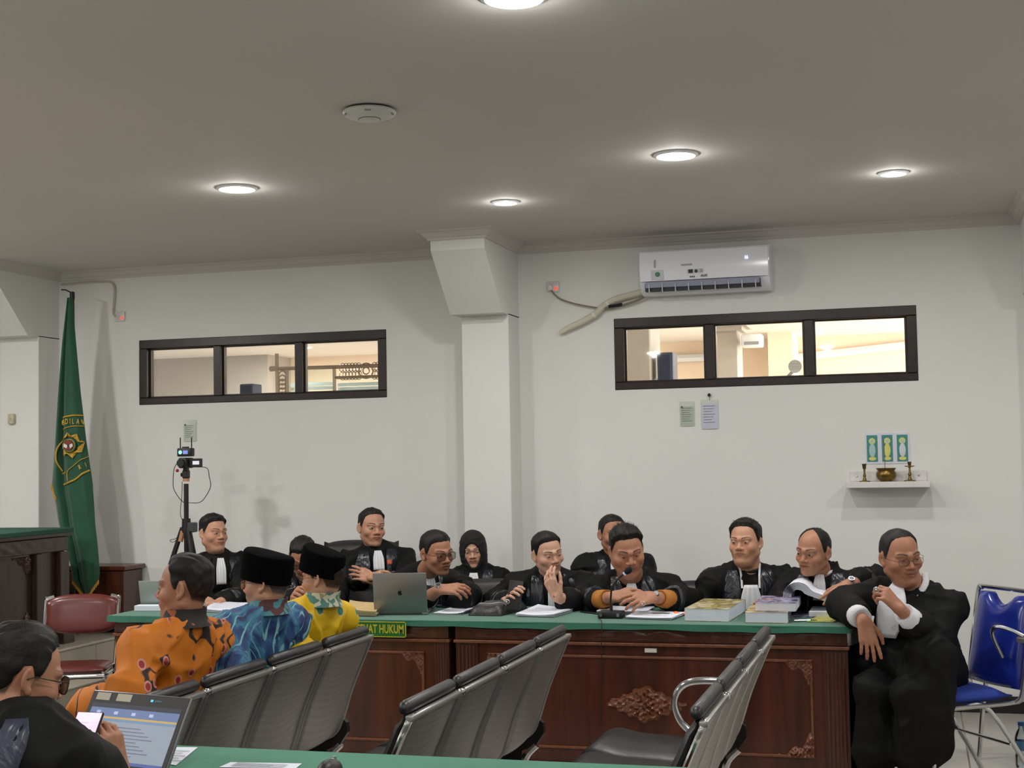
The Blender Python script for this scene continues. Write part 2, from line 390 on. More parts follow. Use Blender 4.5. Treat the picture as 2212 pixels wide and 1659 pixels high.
for x0, x1, y0 in ((623, 720, 800), (726, 842, 816)):
    a = S(x0, y0); b = S(x1, 880)
    MB().box(a[0] - org[0], b[0] - org[0], .03, .04, b[2] - .6, a[2]).obj('pane', M_glass, t)
    for yy in (831, 840): 
        p = S(x0, yy) ; q = S(x1, yy - 3); MB().box(p[0] - org[0], q[0] - org[0], .05, .06, p[2] - .02, p[2] + .02).obj('window_stripe', M_white, t)

# ------------------------------------------------------------------ downlights
M_diff = emit('lamp_diffuser', (1, 1, 1), 14)
def downlight(x, y, r, watt, label, kind):
    t = thing('ceiling_downlight', label, 'ceiling light', (x, y, CZ), group='ceiling downlights')
    MB().lathe([(r + .002, 0), (r + .014, 0), (r + .014, -.006), (r, -.012), (r - .004, -.006)], n=32, caps=False).obj('bezel', M_white, t)
    MB().lathe([(.001, -.0045), (r - .002, -.0045)], n=32, caps=False).obj('diffuser', M_diff, t)
    l = bpy.data.lights.new('downlight', 'AREA'); l.shape = 'DISK'; l.size = 2 * r - .01; l.energy = watt * .85; l.color = (1, .99, .965); l.spread = R(180)
    lo = bpy.data.objects.new('lamp_light', l); COL.objects.link(lo); lo.parent = t; lo.location = (0, 0, -.016)
    l2 = bpy.data.lights.new('halo_fill', 'POINT'); l2.shadow_soft_size = .02; l2.energy = watt * .10; l2.color = l.color   # added fill light: lifts the upper wall and makes a ceiling halo
    l3 = bpy.data.objects.new('lamp_halo_fill', l2); COL.objects.link(l3); l3.parent = t; l3.location = (0, 0, -.05)
def cz(px, py): p = atZ(px, py, CZ - .006); return p[0], p[1]
downlight(*cz(512, 408), .092, WATT_BIG, 'round white ceiling downlight at the left, above the left window', 170)
downlight(*cz(1460, 336), .092, WATT_BIG, 'largest glowing round ceiling downlight, above the air conditioner', 170)
downlight(*cz(1110, -5), .092, WATT_BIG, 'round ceiling downlight cut off by the top edge of the photo', 170)
downlight(*cz(1092, 438), .063, WATT_SMALL, 'smaller round ceiling downlight in front of the central column', 130)
downlight(*cz(1930, 375), .063, WATT_SMALL, 'smaller round ceiling downlight at the far right', 130)
for i, (x, y) in enumerate(((-5.8, 6.6), (-4.9, 4.4), (-7.0, 4.5), (1.3, 6.5), (1.3, 4.1), (-3.4, 1.7), (-1.1, 1.7), (1.2, 1.7), (-5.7, 1.7), (-3.4, -.8), (-1.1, -.8))):
    downlight(x, y, .092, WATT_BIG * (2.0 if x < -4 else 1.0), 'round ceiling downlight outside the picture, in the front part of the room', 170)

for px_, py_ in ((655, 750), (1500, 690), (1900, 660), (420, 740)):  # lamps above the panes are unseen, added to brighten the hall
    q = atZ(px_, py_, HC); t = thing('hall_downlight', 'round ceiling light of the hall behind the %s' % {655: 'left window, split by its mullion', 1500: 'right window, unseen above the middle pane', 1900: 'right window, unseen above the last pane', 420: 'left window, unseen above the first pane'}[px_], 'ceiling light', (q[0], q[1], HC), group='hall downlights')
    MB().lathe([(.10, 0), (.118, 0), (.115, -.008), (.10, -.012)], n=24, caps=False).obj('bezel', M_white, t); MB().lathe([(.001, -.005), (.1, -.005)], n=24, caps=False).obj('diffuser', M_diff, t)
    l = bpy.data.lights.new('hall_lamp', 'AREA'); l.shape = 'DISK'; l.size = .18; l.energy = 58; l.color = (1, .95, .88); lo = bpy.data.objects.new('lamp_light', l); COL.objects.link(lo); lo.parent = t; lo.location = (0, 0, -.02)
# ceiling access point
c = atZ(798, 236, CZ); t = thing('smoke_detector', 'white domed disc on the ceiling, left of the centre', 'detector', (c[0], c[1], CZ))
MB().cyl((0, 0, 0), (0, 0, -.008), .098, .098, 32).obj('base_plate', M_blackp, t)
MB().lathe([(.105, -.008), (.108, -.014), (.1, -.026), (.08, -.036), (.045, -.041)], n=36).obj('cover', mat('detector_white', srgb(205, 205, 202), .4), t)
MB().lathe([(.043, -.0405), (.043, -.043), (.03, -.048), (.001, -.05)], n=28).obj('lens_cap', MATS['detector_white'], t)
MB().lathe([(.0445, -.0395), (.0455, -.0425), (.043, -.0425)], n=28, caps=False).obj('seam_ring', M_blackp, t)
for i in range(5):
    a_ = i / 5 * 6.283; MB().box(-.012, .012, -.002, .002, -.03, -.022, M=Matrix.Rotation(a_, 4, 'Z') @ Matrix.Translation((.099, 0, 0)) @ Matrix.Rotation(R(90), 4, 'Z')).obj('vent_slot', mat('vent_grey', srgb(140, 140, 138), .6), t)
# ================================================================== things on the back wall
def sock(px, py, label):
    c = atY(px, py, WY); t = thing('wall_socket', label, 'socket', (c[0], WY, c[2]))
    MB().box(-.042, .042, -.012, 0, -.036, .036, bev=.004, seg=2).obj('plate', mat('socket_white', srgb(214, 211, 208), .35), t)
    MB().cyl((-.014, -.012, -.006), (-.014, -.017, -.006), .017, .015, 16).obj('outlet', MATS['socket_white'], t)
    for dx in (-.006, .006): MB().cyl((-.014 + dx, -.0165, -.006), (-.014 + dx, -.0185, -.006), .0025, n=8).obj('pin_hole', M_blackp, t)
    MB().box(.014, .03, -.018, -.012, -.02, -.003, bev=.002).obj('switch', emit('red_switch', srgb(255, 60, 40), 1.6), t)
    return t
sock(260, 684, 'white wall socket with red switch beside the green flag'); s2 = sock(1195, 620, 'white wall socket with red switch left of the air conditioner')
MB().box(-.028, .0, -.045, -.016, -.026, .01, bev=.006, seg=2).obj('plug', MATS['socket_white'], s2)
def wallpts(pts, off=.012): return [tuple(atY(x, y, WY) + np.array([0, -off, 0])) for x, y in pts]
def smoothpts(pts, n=6):
    P = [np.array(p, float) for p in pts]; out = []
    for i in range(len(P) - 1):
        p0, p1, p2, p3 = P[max(i - 1, 0)], P[i], P[i + 1], P[min(i + 2, len(P) - 1)]
        for k in range(n):
            t = k / n; out.append(.5 * (2 * p1 + (p2 - p0) * t + (2 * p0 - 5 * p1 + 4 * p2 - p3) * t * t + (3 * p1 - p0 - 3 * p2 + p3) * t ** 3))
    out.append(P[-1]); return out
M_cable = mat('beige_conduit', srgb(188, 182, 165), .6)
cab = MB().tube(smoothpts(wallpts([(134, 615), (160, 613), (200, 610), (236, 609), (246, 614), (250, 628), (248, 655), (247, 676), (252, 684)], .012)), .008, 6).obj('wall_cable', M_cable)
tag(cab, 'beige cable running under the cornice down to the left socket', 'cable')
# air conditioner
p0 = atY(1380, 640, WY - .19); p1 = atY(1661, 526, WY - .19); ax0, ax1, az0, az1 = -1.659, -.845, 2.590, 2.872
acx = (ax0 + ax1) / 2; W2 = (ax1 - ax0) / 2; HH = az1 - az0
t = thing('air_conditioner', 'white wall-mounted split air conditioner above the right window', 'air conditioner', (acx, WY, az0))
prof = [(0, 0.01), (-.06, 0), (-.13, .012), (-.165, .045), (-.178, .075), (-.196, .10), (-.200, .2), (-.196, HH - .03), (-.18, HH - .006), (-.15, HH), (0, HH)]
M_ac = mat('ac_shell', srgb(240, 241, 250), .18, var=.02, coat=.4)
MB().prism(prof, lambda y, z, h: (h, y, z), -W2, W2).obj('body', M_ac, t, smooth=40)
MB().grid(lambda u, v: (-W2 * .985 + 2 * W2 * .985 * u, -.2035 - .006 * math.sin(math.pi * v), .082 + (HH - .10) * v), 10, 10, (0, .006, 0)).obj('front_panel', M_ac, t)
MB().box(-W2 * .92, W2 * .86, -.19, -.12, .02, .07, M=None).obj('outlet_slot', mat('ac_dark', srgb(46, 46, 54), .6), t)
MB().box(-W2 * .91, W2 * .85, -.205, -.198, .012, .05, bev=.002, M=Matrix.Rotation(R(-8), 4, 'X')).obj('louver', mat('ac_louver', srgb(150, 152, 172), .35), t)
for k in range(9):
    x = -W2 * .85 + k * W2 * 1.64 / 8; MB().box(x - .0025, x + .0025, -.208, -.17, .012, .062).obj('vane', mat('ac_vane', srgb(200, 202, 212), .4), t)
tx = text_mesh('16', .030, .0004, emit('ac_digits', (.55, .62, 1), 2.5), sx=.8); link('display_digits', tx, t, (W2 * .66, -.2115, .20), WALLROT)
tx = text_mesh('AUX', .02, .0004, mat('ink_grey', srgb(50, 52, 58), .6), bold=.0006); link('brand_lettering', tx, t, (W2 * .01, -.2115, .10), WALLROT)
M_stick = mat('sticker_white', srgb(205, 208, 214), .5); M_ink = MATS['ink_grey']
MB().box(-W2 * .81, -W2 * .62, -.2115, -.2095, .088, .15).obj('energy_sticker', M_stick, t)
MB().lathe([(.010, 0), (.016, 0), (.016, .0008), (.010, .0008)], n=20).obj('energy_ring', mat('sticker_green', srgb(70, 130, 90), .5), t, (-W2 * .71, -.2122, .122), WALLROT)
MB().box(-W2 * .25, -W2 * .0, -.2115, -.2095, .118, .146).obj('label_sticker', M_stick, t)
MB().box(-W2 * .23, -W2 * .16, -.2125, -.2110, .12, .143).obj('label_block', M_ink, t)
MB().cyl((-W2 * .11, -.2112, .131), (-W2 * .11, -.2125, .131), .0105, n=16).obj('label_dot', M_ink, t)
for k in range(3): MB().box(-W2 * .05, -W2 * .01, -.2122, -.2112, .124 + k * .007, .127 + k * .007).obj('label_line', mat('ink_pale', srgb(120, 120, 126), .6), t)
for k in range(3): MB().box(-W2 * (.21 - .03 * k), -W2 * (.195 - .03 * k), -.2115, -.2102, .092, .102).obj('printed_mark', M_ink, t)
MB().box(-W2 * .34, -W2 * .22 + .02, -.2115, -.2095, .168, .18).obj('tape_mark', mat('tape_grey', srgb(172, 168, 170), .6), t)
MB().box(-W2 * .765, -W2 * .735, -.2115, -.2095, .165, .215).obj('tape_mark', MATS['tape_grey'], t)
cb = MB().tube(smoothpts(wallpts([(1193, 628), (1210, 645), (1240, 656), (1280, 664), (1310, 668)], .03)), .0055, 6).tube(smoothpts(wallpts([(1310, 668), (1345, 661), (1375, 652), (1400, 640), (1420, 634)], .04)), .0085, 6)
tag(cb.obj('power_cable', mat('cable_tan', srgb(134, 126, 104), .6)), 'thin drooping power cable between socket and air conditioner', 'cable')
tag(MB().tube(smoothpts(wallpts([(1318, 664), (1332, 662), (1347, 659)], .042)), .012, 8).obj('cable_tape', M_blackp), 'black tape wrapped round the drooping cable joint', 'tape')
pp = smoothpts(wallpts([(1212, 721), (1232, 709), (1262, 695), (1288, 680), (1304, 664), (1326, 650), (1352, 642), (1390, 632)], .03), 5)
rr = [.012 + .010 * min(1, i / 6) for i in range(len(pp))]
pt = thing('drain_pipe', 'white taped pipe slanting down from the air conditioner', 'pipe', (pp[0][0], WY, pp[0][2]))
MB().tube([np.array(p) - np.array([pp[0][0], WY, pp[0][2]]) for p in pp], rr, 10).obj('wrapped_pipe', mat('pipe_wrap', srgb(206, 200, 180), .6, bump=.3, bscale=40), pt)
for i in (14, 22): MB().tube([np.array(pp[i]) - np.array([pp[0][0], WY, pp[0][2]]), np.array(pp[i + 1]) - np.array([pp[0][0], WY, pp[0][2]])], .0235, 10).obj('tape_band', mat('pipe_tape', srgb(222, 220, 210), .5), pt)

# papers in plastic sleeves
M_sleeve = mat('plastic_sleeve', srgb(206, 212, 202), .12, var=.02, coat=.5)
def wall_paper(x0, y0, x1, y1, label, tint, head=.2, pin=False):
    a = atY(x0, y0, WY); b = atY(x1, y1, WY); w = b[0] - a[0]; h = a[2] - b[2]
    t = thing('notice_sheet', label, 'notice', ((a[0] + b[0]) / 2, WY, b[2]))
    MB().grid(lambda u, v: (-w / 2 + w * u, -.004 - .004 * math.sin(math.pi * u), h * v), 6, 6, (0, .002, 0)).obj('plastic_sleeve', M_sleeve, t)
    MB().grid(lambda u, v: (-w * .46 + w * .92 * u, -.0056 - .004 * math.sin(math.pi * u), h * .03 + h * (.97 - head) * v), 6, 6, (0, .001, 0)).obj('paper', mat('notice_' + str(tint), srgb(tint), .6, var=.03, vscale=30), t)
    for k in range(7):
        z = h * (.75 - .09 * k) * (.97 - head) / .8; MB().box(-w * .36, w * (.3 - .08 * (k % 3)), -.0112, -.0102, z, z + .0028).obj('text_line', mat('print_grey', srgb(128, 132, 128), .7), t)
    if pin:
        MB().tube([(0, -.006, h - .005), (.003, -.012, h + .012), (0, -.012, h + .022)], .0018, 6).obj('pin_wire', M_blackp, t)
        MB().sphere((0, -.012, h + .03), .011, 12, 8).obj('pin_head', mat('pin_green', srgb(20, 46, 40), .3), t)
    else: MB().cyl((-w * .34, -.0105, h * .78), (-w * .34, -.0117, h * .78), .006, n=12).obj('seal', mat('seal_green', srgb(46, 84, 60), .6), t)
    return t
wall_paper(397, 908, 425, 953, 'pale notice in a plastic sleeve above the tripod camera', (190, 198, 184))
wall_paper(1468, 868, 1501, 920, 'pale green notice in a plastic sleeve under the right window', (172, 184, 168))
wall_paper(1514, 864, 1553, 926, 'lilac-white notice hanging from a green pin under the right window', (196, 196, 214), .14, True)
# triptych print
a = atY(1868, 936, WY); b = atY(1966, 1001, WY); w = b[0] - a[0]; h = a[2] - b[2]
t = thing('devotional_print', 'white sheet with three teal panels of haloed figures above the altar shelf', 'print', ((a[0] + b[0]) / 2, WY, b[2]))
MB().box(-w / 2, w / 2, -.004, 0, 0, h).obj('sheet', mat('print_sheet', srgb(216, 216, 228), .5), t)
M_teal = mat('print_teal', srgb(66, 136, 130), .5, var=.1, vscale=60); M_yel = mat('print_yellow', srgb(214, 214, 120), .5); M_pale = mat('print_pale', srgb(170, 200, 200), .5); M_pw = mat('print_white', srgb(206, 214, 220), .5)
for k in range(3):
    cx = w * (-.34 + .34 * k); pw, ph = w * .245, h * .86
    pn = MB().box(cx - pw / 2, cx + pw / 2, -.0055, -.004, h * .07, h * .07 + ph).obj('panel', M_teal, t)
    def disc(nm, x, z, rx, rz, m, d): MB().prism([(x + rx * math.cos(a_), z + rz * math.sin(a_)) for a_ in np.linspace(0, 2 * math.pi, 19)[:-1]], lambda u, v, hh: (u, hh, v), -d - .0008, -d + .0002).obj(nm, m, pn)
    disc('halo', cx, h * .74, pw * .3, pw * .3, M_yel, .0058); disc('head', cx, h * .73, pw * .14, pw * .17, M_pale, .0066)
    disc('robe', cx, h * .44, pw * .3, h * .22, (M_pale, M_yel, M_pw)[k], .0066); disc('base', cx, h * .17, pw * .34, h * .06, M_yel, .0066)
# altar shelf
t = thing('wall_shelf', 'small white wall shelf carrying brass altar ware', 'shelf', (-.178, WY, 1.352))
M_sh = mat('shelf_white', srgb(220, 217, 214), .45, bump=.05)
MB().box(-.245, .245, -.18, 0, 0, .036, bev=.003).obj('board', M_sh, t)
MB().box(-.228, .228, -.014, 0, .036, .1, bev=.003).obj('back_strip', M_sh, t)
for x in (-.185, .18): MB().cyl((x, -.0135, .072), (x, -.016, .066), .006, n=10).obj('screw', M_steel, t)
M_brass = mat('old_brass', srgb(120, 96, 52), .35, .9, var=.3, vscale=30)
def shelf_at(px): return atY(px, 1045, WY - .09)[0]
ZS = 1.352 + .036
t = thing('incense_bowl', 'round brass incense bowl holding one stick on the white shelf', 'bowl', (shelf_at(1915), WY - .09, ZS))
MB().lathe([(.035, 0), (.038, .008), (.05, .014), (.06, .032), (.06, .05), (.05, .066), (.058, .078), (.061, .082), (.052, .08), (.045, .07), (.001, .068)], n=28).obj('bowl', M_brass, t)
MB().cyl((-.005, 0, .068), (-.008, 0, .255), .0022, n=6).obj('incense_stick', mat('incense_red', srgb(120, 84, 70), .8), t)
t = thing('candle_holder', 'slim brass candlestick left of the bowl', 'candlestick', (shelf_at(1868), WY - .09, ZS))
MB().lathe([(.035, 0), (.034, .004), (.012, .009), (.007, .03), (.010, .036), (.006, .05), (.006, .075), (.010, .08), (.013, .108), (.010, .108), (.008, .09)], n=20).obj('stick', M_brass, t); MB().lathe([(.0125, .1), (.0145, .108), (.011, .11)], n=20).obj('candle_cup', M_brass, t)
t = thing('candle_holder', 'brass candlestick with a drip dish right of the bowl', 'candlestick', (shelf_at(1966), WY - .09, ZS))
MB().lathe([(.036, 0), (.035, .005), (.012, .01), (.007, .03), (.011, .04), (.006, .055), (.006, .082), (.01, .086)], n=20).obj('stick', M_brass, t)
MB().lathe([(.006, .084), (.03, .09), (.029, .094), (.008, .092)], n=22).obj('drip_dish', M_brass, t); MB().lathe([(.008, .092), (.013, .118), (.010, .118), (.006, .1)], n=18).obj('candle_cup', M_brass, t)
# patch on the left column
c = atY(28, 905, CY); t = thing('old_putty_patch', 'small beige bracket stub on the left white column', 'bracket', (c[0], CY, c[2]))
MB().box(-.026, .026, -.03, 0, -.036, .036, bev=.008, seg=2).obj('block', mat('old_putty', srgb(196, 182, 158), .8, var=.15, vscale=40, bump=.4, bscale=40), t)
MB().cyl((.0, -.03, .0), (.0, -.034, .0), .006, n=10).obj('bolt', M_steel, t)

# ================================================================== flag
FY = 8.58; ft = atY(156, 630, FY)
t = thing('court_flag', 'dark green court flag with gold sun emblem hanging on a pole by the left column', 'flag', (ft[0], FY, .4))
M_flag = mat('flag_green', srgb(15, 74, 50), .75, var=.12, vscale=8, bump=.15, bscale=300, sheen=.3)
M_gold = mat('flag_gold', srgb(196, 152, 44), .6, var=.12, vscale=60, bump=.3, bscale=300)
zt = ft[2] - .4
MB().cyl((0, 0.06, 0), (0, .0, zt - .03), .014, n=12).obj('pole', mat('pole_dark', srgb(40, 30, 24), .4), t)
MB().lathe([(.001, zt - .06), (.016, zt - .06), (.018, zt - .03), (.016, zt - .003), (.001, zt + .002)], n=14).obj('finial', M_blackp, t)
MB().tube([(0, 0, zt - .01), (-.04, -.02, zt + .012), (-.068, -.03, zt + .014)], .005, 6).tube([(0, 0, zt - .03), (-.03, -.01, zt - .065)], .004, 6).obj('cord_hook', M_blackp, t)
# silhouette measured as left/right edge by height (z above the flag's foot)
FL = [(628, 150, 160), (660, 147, 161), (740, 138, 168), (850, 129, 178), (950, 122, 190), (1045, 116, 205), (1062, 117, 206), (1085, 124, 208), (1130, 131, 211), (1180, 146, 217), (1215, 155, 220), (1235, 159, 221), (1251, 162, 219), (1283, 185, 196)]
rows = []
for y, xl, xr_ in FL:
    a = atY(xl, y, FY); b = atY(xr_, y, FY); rows.append(((a[2] + b[2]) / 2 - .4, a[0] - ft[0], b[0] - ft[0]))
zs = np.array([r_[0] for r_ in rows])[::-1]; xl_ = np.array([r_[1] for r_ in rows])[::-1]; xr2 = np.array([r_[2] for r_ in rows])[::-1]
def flag_pt(u, z, off=0.0):
    l, r_ = np.interp(z, zs, xl_), np.interp(z, zs, xr2); w = r_ - l
    k_ = min(1, w / .25); y = -.02 - k_ * float(np.interp(u, [0, .1, .2, .29, .34, .40, .55, .75, .9, 1], [0, .035, .045, -.005, .0, .052, .068, .066, .05, .01])) - .006 * k_ * math.sin(u * 19 + z * 3) - off
    return (l + w * u, y, z)
def flag_x(x, z, off=.006):
    l, r_ = np.interp(z, zs, xl_), np.interp(z, zs, xr2); return flag_pt(min(1, max(0, (x - l) / (r_ - l))), z, off)
MB().grid(lambda u, v: flag_pt(u, zs[0] + (zs[-1] - .05 - zs[0]) * v), 48, 60, (0, .004, 0)).obj('cloth', M_flag, t, smooth=180)
# gold fringe along the two lower edges
fr = []
for (y0, xa), (y1, xb) in (((1251, 162), (1283, 185)), ((1251, 219), (1283, 196)), ((1045, 116), (1072, 130))):
    mbf = MB()
    for k in range(16):
        s_ = k / 15; p = atY(xa + (xb - xa) * s_, y0 + (y1 - y0) * s_, FY) - np.array([ft[0], FY, .4]); q = flag_x(p[0], p[2], .004)
        mbf.tube([q, (q[0] + random.uniform(-.004, .004), q[1], q[2] - .028)], .004, 4)
    mbf.obj('fringe', M_gold, t)
# emblem
ec = atY(170, 962, FY) - np.array([ft[0], FY, .4]); ex, ez = ec[0] - .005, ec[2]; pxm = 1 / 345.0
def emb(nm, poly, m, off, par=None):
    mb_ = MB(); vs = [flag_x(x, z, off) for x, z in poly]; bv = [mb_.b.verts.new(v) for v in vs]; f_ = mb_.b.faces.new(bv)
    bmesh.ops.triangulate(mb_.b, faces=[f_]); e_ = bmesh.ops.extrude_face_region(mb_.b, geom=mb_.b.faces[:]); bmesh.ops.translate(mb_.b, verts=[g for g in e_['geom'] if isinstance(g, bmesh.types.BMVert)], vec=(0, -.003, 0))
    return mb_.obj(nm, m, par or t, smooth=0)
def strip(nm, pts, w, m, off):
    P = smoothpts([(p[0], 0, p[1]) for p in pts], 8); mb_ = MB(); mb_.tube([flag_x(p[0], p[2], off) for p in P], w * 1.25, 6); return mb_.obj(nm, m, t)
sun = []
for k in range(32):
    a_ = k / 32 * 2 * math.pi + .1; r0 = (.092, .068, .060, .066)[k % 4]; sun.append((ex + r0 * math.cos(a_ + .12 * (k % 4 == 0)), ez + r0 * math.sin(a_ + .12 * (k % 4 == 0))))
emb('sun_emblem', sun, M_gold, .016)
for nm, r0, m, off in (('emblem_ring', .050, M_flag, .020), ('emblem_line', .044, M_gold, .023), ('emblem_disc', .040, M_flag, .026), ('emblem_shield', .034, mat('emblem_red', srgb(126, 36, 32), .6), .029)):
    emb(nm, [(ex + r0 * math.cos(a_), ez + r0 * math.sin(a_)) for a_ in np.linspace(0, 2 * math.pi, 25)[:-1]], m, off)
M_ew = mat('emblem_white', srgb(214, 212, 206), .6)
emb('emblem_field', [(ex + .004, ez + .003), (ex + .03, ez + .012), (ex + .034, ez - .008), (ex + .012, ez - .022)], M_ew, .032)
emb('emblem_field', [(ex - .004, ez - .002), (ex - .03, ez + .014), (ex - .031, ez - .01), (ex - .012, ez - .02)], M_ew, .032)
emb('emblem_centre', [(ex + .007 * math.cos(a_), ez + .009 * math.sin(a_)) for a_ in np.linspace(0, 2 * math.pi, 11)[:-1]], M_blackp, .035)
def px_pt(x, y): p = atY(x, y, FY) - np.array([ft[0], FY, .4]); return (p[0], p[2])
strip('gold_border', [px_pt(*p) for p in ((144, 905), (156, 901), (172, 898), (188, 898))], .0045, M_gold, .006)
strip('gold_line', [px_pt(*p) for p in ((145, 931), (158, 925), (172, 921), (191, 921))], .0025, M_gold, .006)
strip('gold_border', [px_pt(*p) for p in ((145, 1047), (160, 1044), (178, 1035), (200, 1016))], .005, M_gold, .006)
strip('gold_line', [px_pt(*p) for p in ((163, 1038), (163, 1020), (172, 1008), (198, 985))], .0022, M_gold, .006)
strip('gold_border', [px_pt(*p) for p in ((142, 950), (136, 970), (135, 995), (141, 1018))], .005, M_gold, .007)
for i, ch in enumerate('GADILAN'):
    x = 147.5 + i * 6.7; p = flag_x(*px_pt(x, 914 - 3 * math.sin(i / 6 * 2.6)), .016); link('gold_lettering', text_mesh(ch, .052, .001, M_gold, bold=.0008, sx=.62), t, p, (R(90), R(-4 + i), 0))
for i, ch in enumerate('RI'):
    p = flag_x(*px_pt(189 + i * 7, 1009 - 5 * i), .016); link('gold_lettering', text_mesh(ch, .045, .001, M_gold, bold=.0008, sx=.7), t, p, (R(90), R(-25), 0))
for i in range(3):
    p = flag_x(*px_pt(146 + i * 5, 1024 - i * 2), .012); link('gold_leaf', text_mesh('v', .03, .001, M_gold, bold=.0008, sx=.6), t, p, (R(90), R(60), 0))
# ================================================================== furniture
def woodmat(name, c0, c1, rough=.28, scale=3.0):
    def fn(t, v, c):
        w = t.n('ShaderNodeTexNoise', i_Scale=scale * 2.2, i_Detail=5.0, i_Distortion=.6)
        mp = t.co((2.2, 2.2, .22)); t.l(mp, w.inputs['Vector'])
        t.l(t.ramp(w.outputs[0], [(.3, c0), (.7, c1)]), t.b.inputs['Base Color'])
    return mat(name, c0, rough, fn=fn, coat=.25, spec=.5)
M_wood = woodmat('mahogany', srgb(56, 26, 16), srgb(92, 44, 26))
M_woodf = woodmat('mahogany_frame', srgb(54, 27, 18), srgb(82, 42, 27), .3, 5)
M_carve = mat('mahogany_carving', srgb(118, 68, 42), .32, var=.3, vscale=40, coat=.3)
M_dark = woodmat('dark_bench_wood', srgb(42, 28, 23), srgb(62, 42, 34), .35)
def clothmat(name, c):
    return mat(name, c, .85, var=.12, vscale=9, bump=.25, bscale=500, sheen=.3)
M_green = clothmat('green_baize', srgb(38, 102, 82))

def relief(nm, w, h, shape, parent, loc, m, depth=.022, axis='y', n=44, seed=0):
    """carved scroll relief: a height field over the area where shape(u, v) > 0"""
    mb_ = MB(); nx, nz = n, max(8, int(n * h / w)); ph = seed * 1.7; g = {}
    for i in range(nx + 1):
        for j in range(nz + 1):
            u, v = i / nx * 2 - 1, j / nz * 2 - 1; s_ = shape(u, v)
            if s_ <= -.12: continue
            a_ = math.atan2(v * h, u * w); r_ = math.hypot(u * w, v * h) / w
            pat = .5 + .5 * math.sin(22 * r_ + 3 * math.sin(5 * a_ + ph) + ph) * math.cos(6 * a_ + 14 * r_)
            pat += .35 * math.sin(31 * u + ph) * math.sin(23 * v + 2 * ph)
            d = depth * max(0, min(1, (s_ + .1) * 4)) * (.45 + .75 * max(0, pat))
            x, z = u * w / 2, v * h / 2
            d = d * 1.1 - .004; g[i, j] = mb_.b.verts.new((x, -d, z) if axis == 'y' else (d, x, z))
    for i in range(nx):
        for j in range(nz):
            q = [(i, j), (i + 1, j), (i + 1, j + 1), (i, j + 1)]
            if all(k_ in g for k_ in q): mb_.b.faces.new([g[k_] for k_ in q])
    bmesh.ops.delete(mb_.b, geom=[v for v in mb_.b.verts if not v.link_faces], context='VERTS')
    return mb_.obj(nm, m, parent, loc, smooth=60)
def diamond(u, v):
    return 1 - (abs(u) ** .9 + abs(v) ** 1.05) + .07 * math.sin(14 * math.atan2(v, u))
def corner(cu, cv):
    def f(u, v):
        a_, b_ = (1 - u * cu) / 2, (1 - v * cv) / 2          # distance from the corner
        return .62 - (a_ + b_) * .9 + .10 * math.sin(18 * a_) - .35 * (a_ > .12 and b_ > .12) * min(a_, b_)
    return f
# ---- counsel tables
TF, TB = 6.78, 7.44
def counsel_table(x0, x1, label, ped):
    c = (x0 + x1) / 2; w = x1 - x0
    t = thing('counsel_table', label, 'table', (c, TF, 0)); h = w / 2; D = TB - TF
    MB().box(-h + .01, h - .01, .03, .05, .06, .735).box(-h + .01, -h + .03, .0501, D, .0, .735).box(h - .03, h - .01, .0501, D, .0, .735).obj('carcass', M_wood, t)
    MB().box(-h, h, -.006, .05, 0, .075, bev=.004).obj('plinth', M_woodf, t)
    MB().box(-h - .012, h + .012, -.018, D + .01, .735, .75, bev=.003).obj('top_board', M_woodf, t)
    MB().box(-h, h, -.012, .03, .665, .735, bev=.003).obj('frieze', M_woodf, t)
    relief('frieze_carving', w * .98, .05, lambda u, v: min(.3, (1 - abs(v)) * .6) if abs(u) < 1 else -1, t, (0, -.011, .70), M_woodf, .006, n=150, seed=3)
    MB().box(-h - .008, h + .008, -.02, .03, .648, .664, bev=.004, seg=2).obj('moulding', M_carve, t)
    for s_ in (-1, 1):
        xa, xb = sorted((s_ * h, s_ * (h - ped)))
        MB().box(xa, xb, 0, .03, .075, .648).obj('pilaster', M_woodf, t)
        n = 5; st = ped / (n + 1)
        for k_ in range(n): MB().cyl((xa + st * (k_ + 1), .003, .09), (xa + st * (k_ + 1), .003, .635), st * .36, n=8).obj('flute', M_wood, t)
    a, b = -h + ped + .05, h - ped - .05
    MB().box(-h + ped, h - ped, .012, .03, .075, .648).obj('panel_board', M_wood, t)
    for nm, q in (('panel_moulding', (a, b, .585, .598)), ('panel_moulding', (a, b, .140, .153)), ('panel_moulding', (a, a + .013, .153, .585)), ('panel_moulding', (b - .013, b, .153, .585))):
        MB().box(q[0], q[1], .0, .014, q[2], q[3], bev=.004, seg=2).obj(nm, M_carve, t)
    for su in (-1, 1):
        for sv in (-1, 1):
            relief('corner_carving', .22, .15, corner(su, sv), t, ((b - .11) if su > 0 else (a + .11), .012, .52 if sv > 0 else .22), M_carve, .022, n=64, seed=su + 2 * sv)
    relief('centre_carving', .40, .18, diamond, t, (0, .012, .365), M_carve, .03, n=60, seed=5)
    return t
T2 = counsel_table(-2.265, -.342, 'long carved mahogany counsel table under the right half of the green cloth', .115)
counsel_table(-4.208, -2.302, 'carved mahogany counsel table at the left, behind the batik shirts', .085)
lb = T2; MB().box(-.058, .0, -.004, .012, .617, .637).obj('asset_label', mat('label_white', srgb(214, 212, 206), .6), T2, ((-1.303 + (-2.265 - .342) / -2) * 1 + .06, 0, 0))
tc = thing('table_cloth', 'green baize cloth covering the whole counsel table', 'tablecloth', (-2.27, TF, .75))
MB().box(-1.965, 1.945, -.035, TB - TF + .04, .0, .009, bev=.003).obj('top_sheet', M_green, tc)
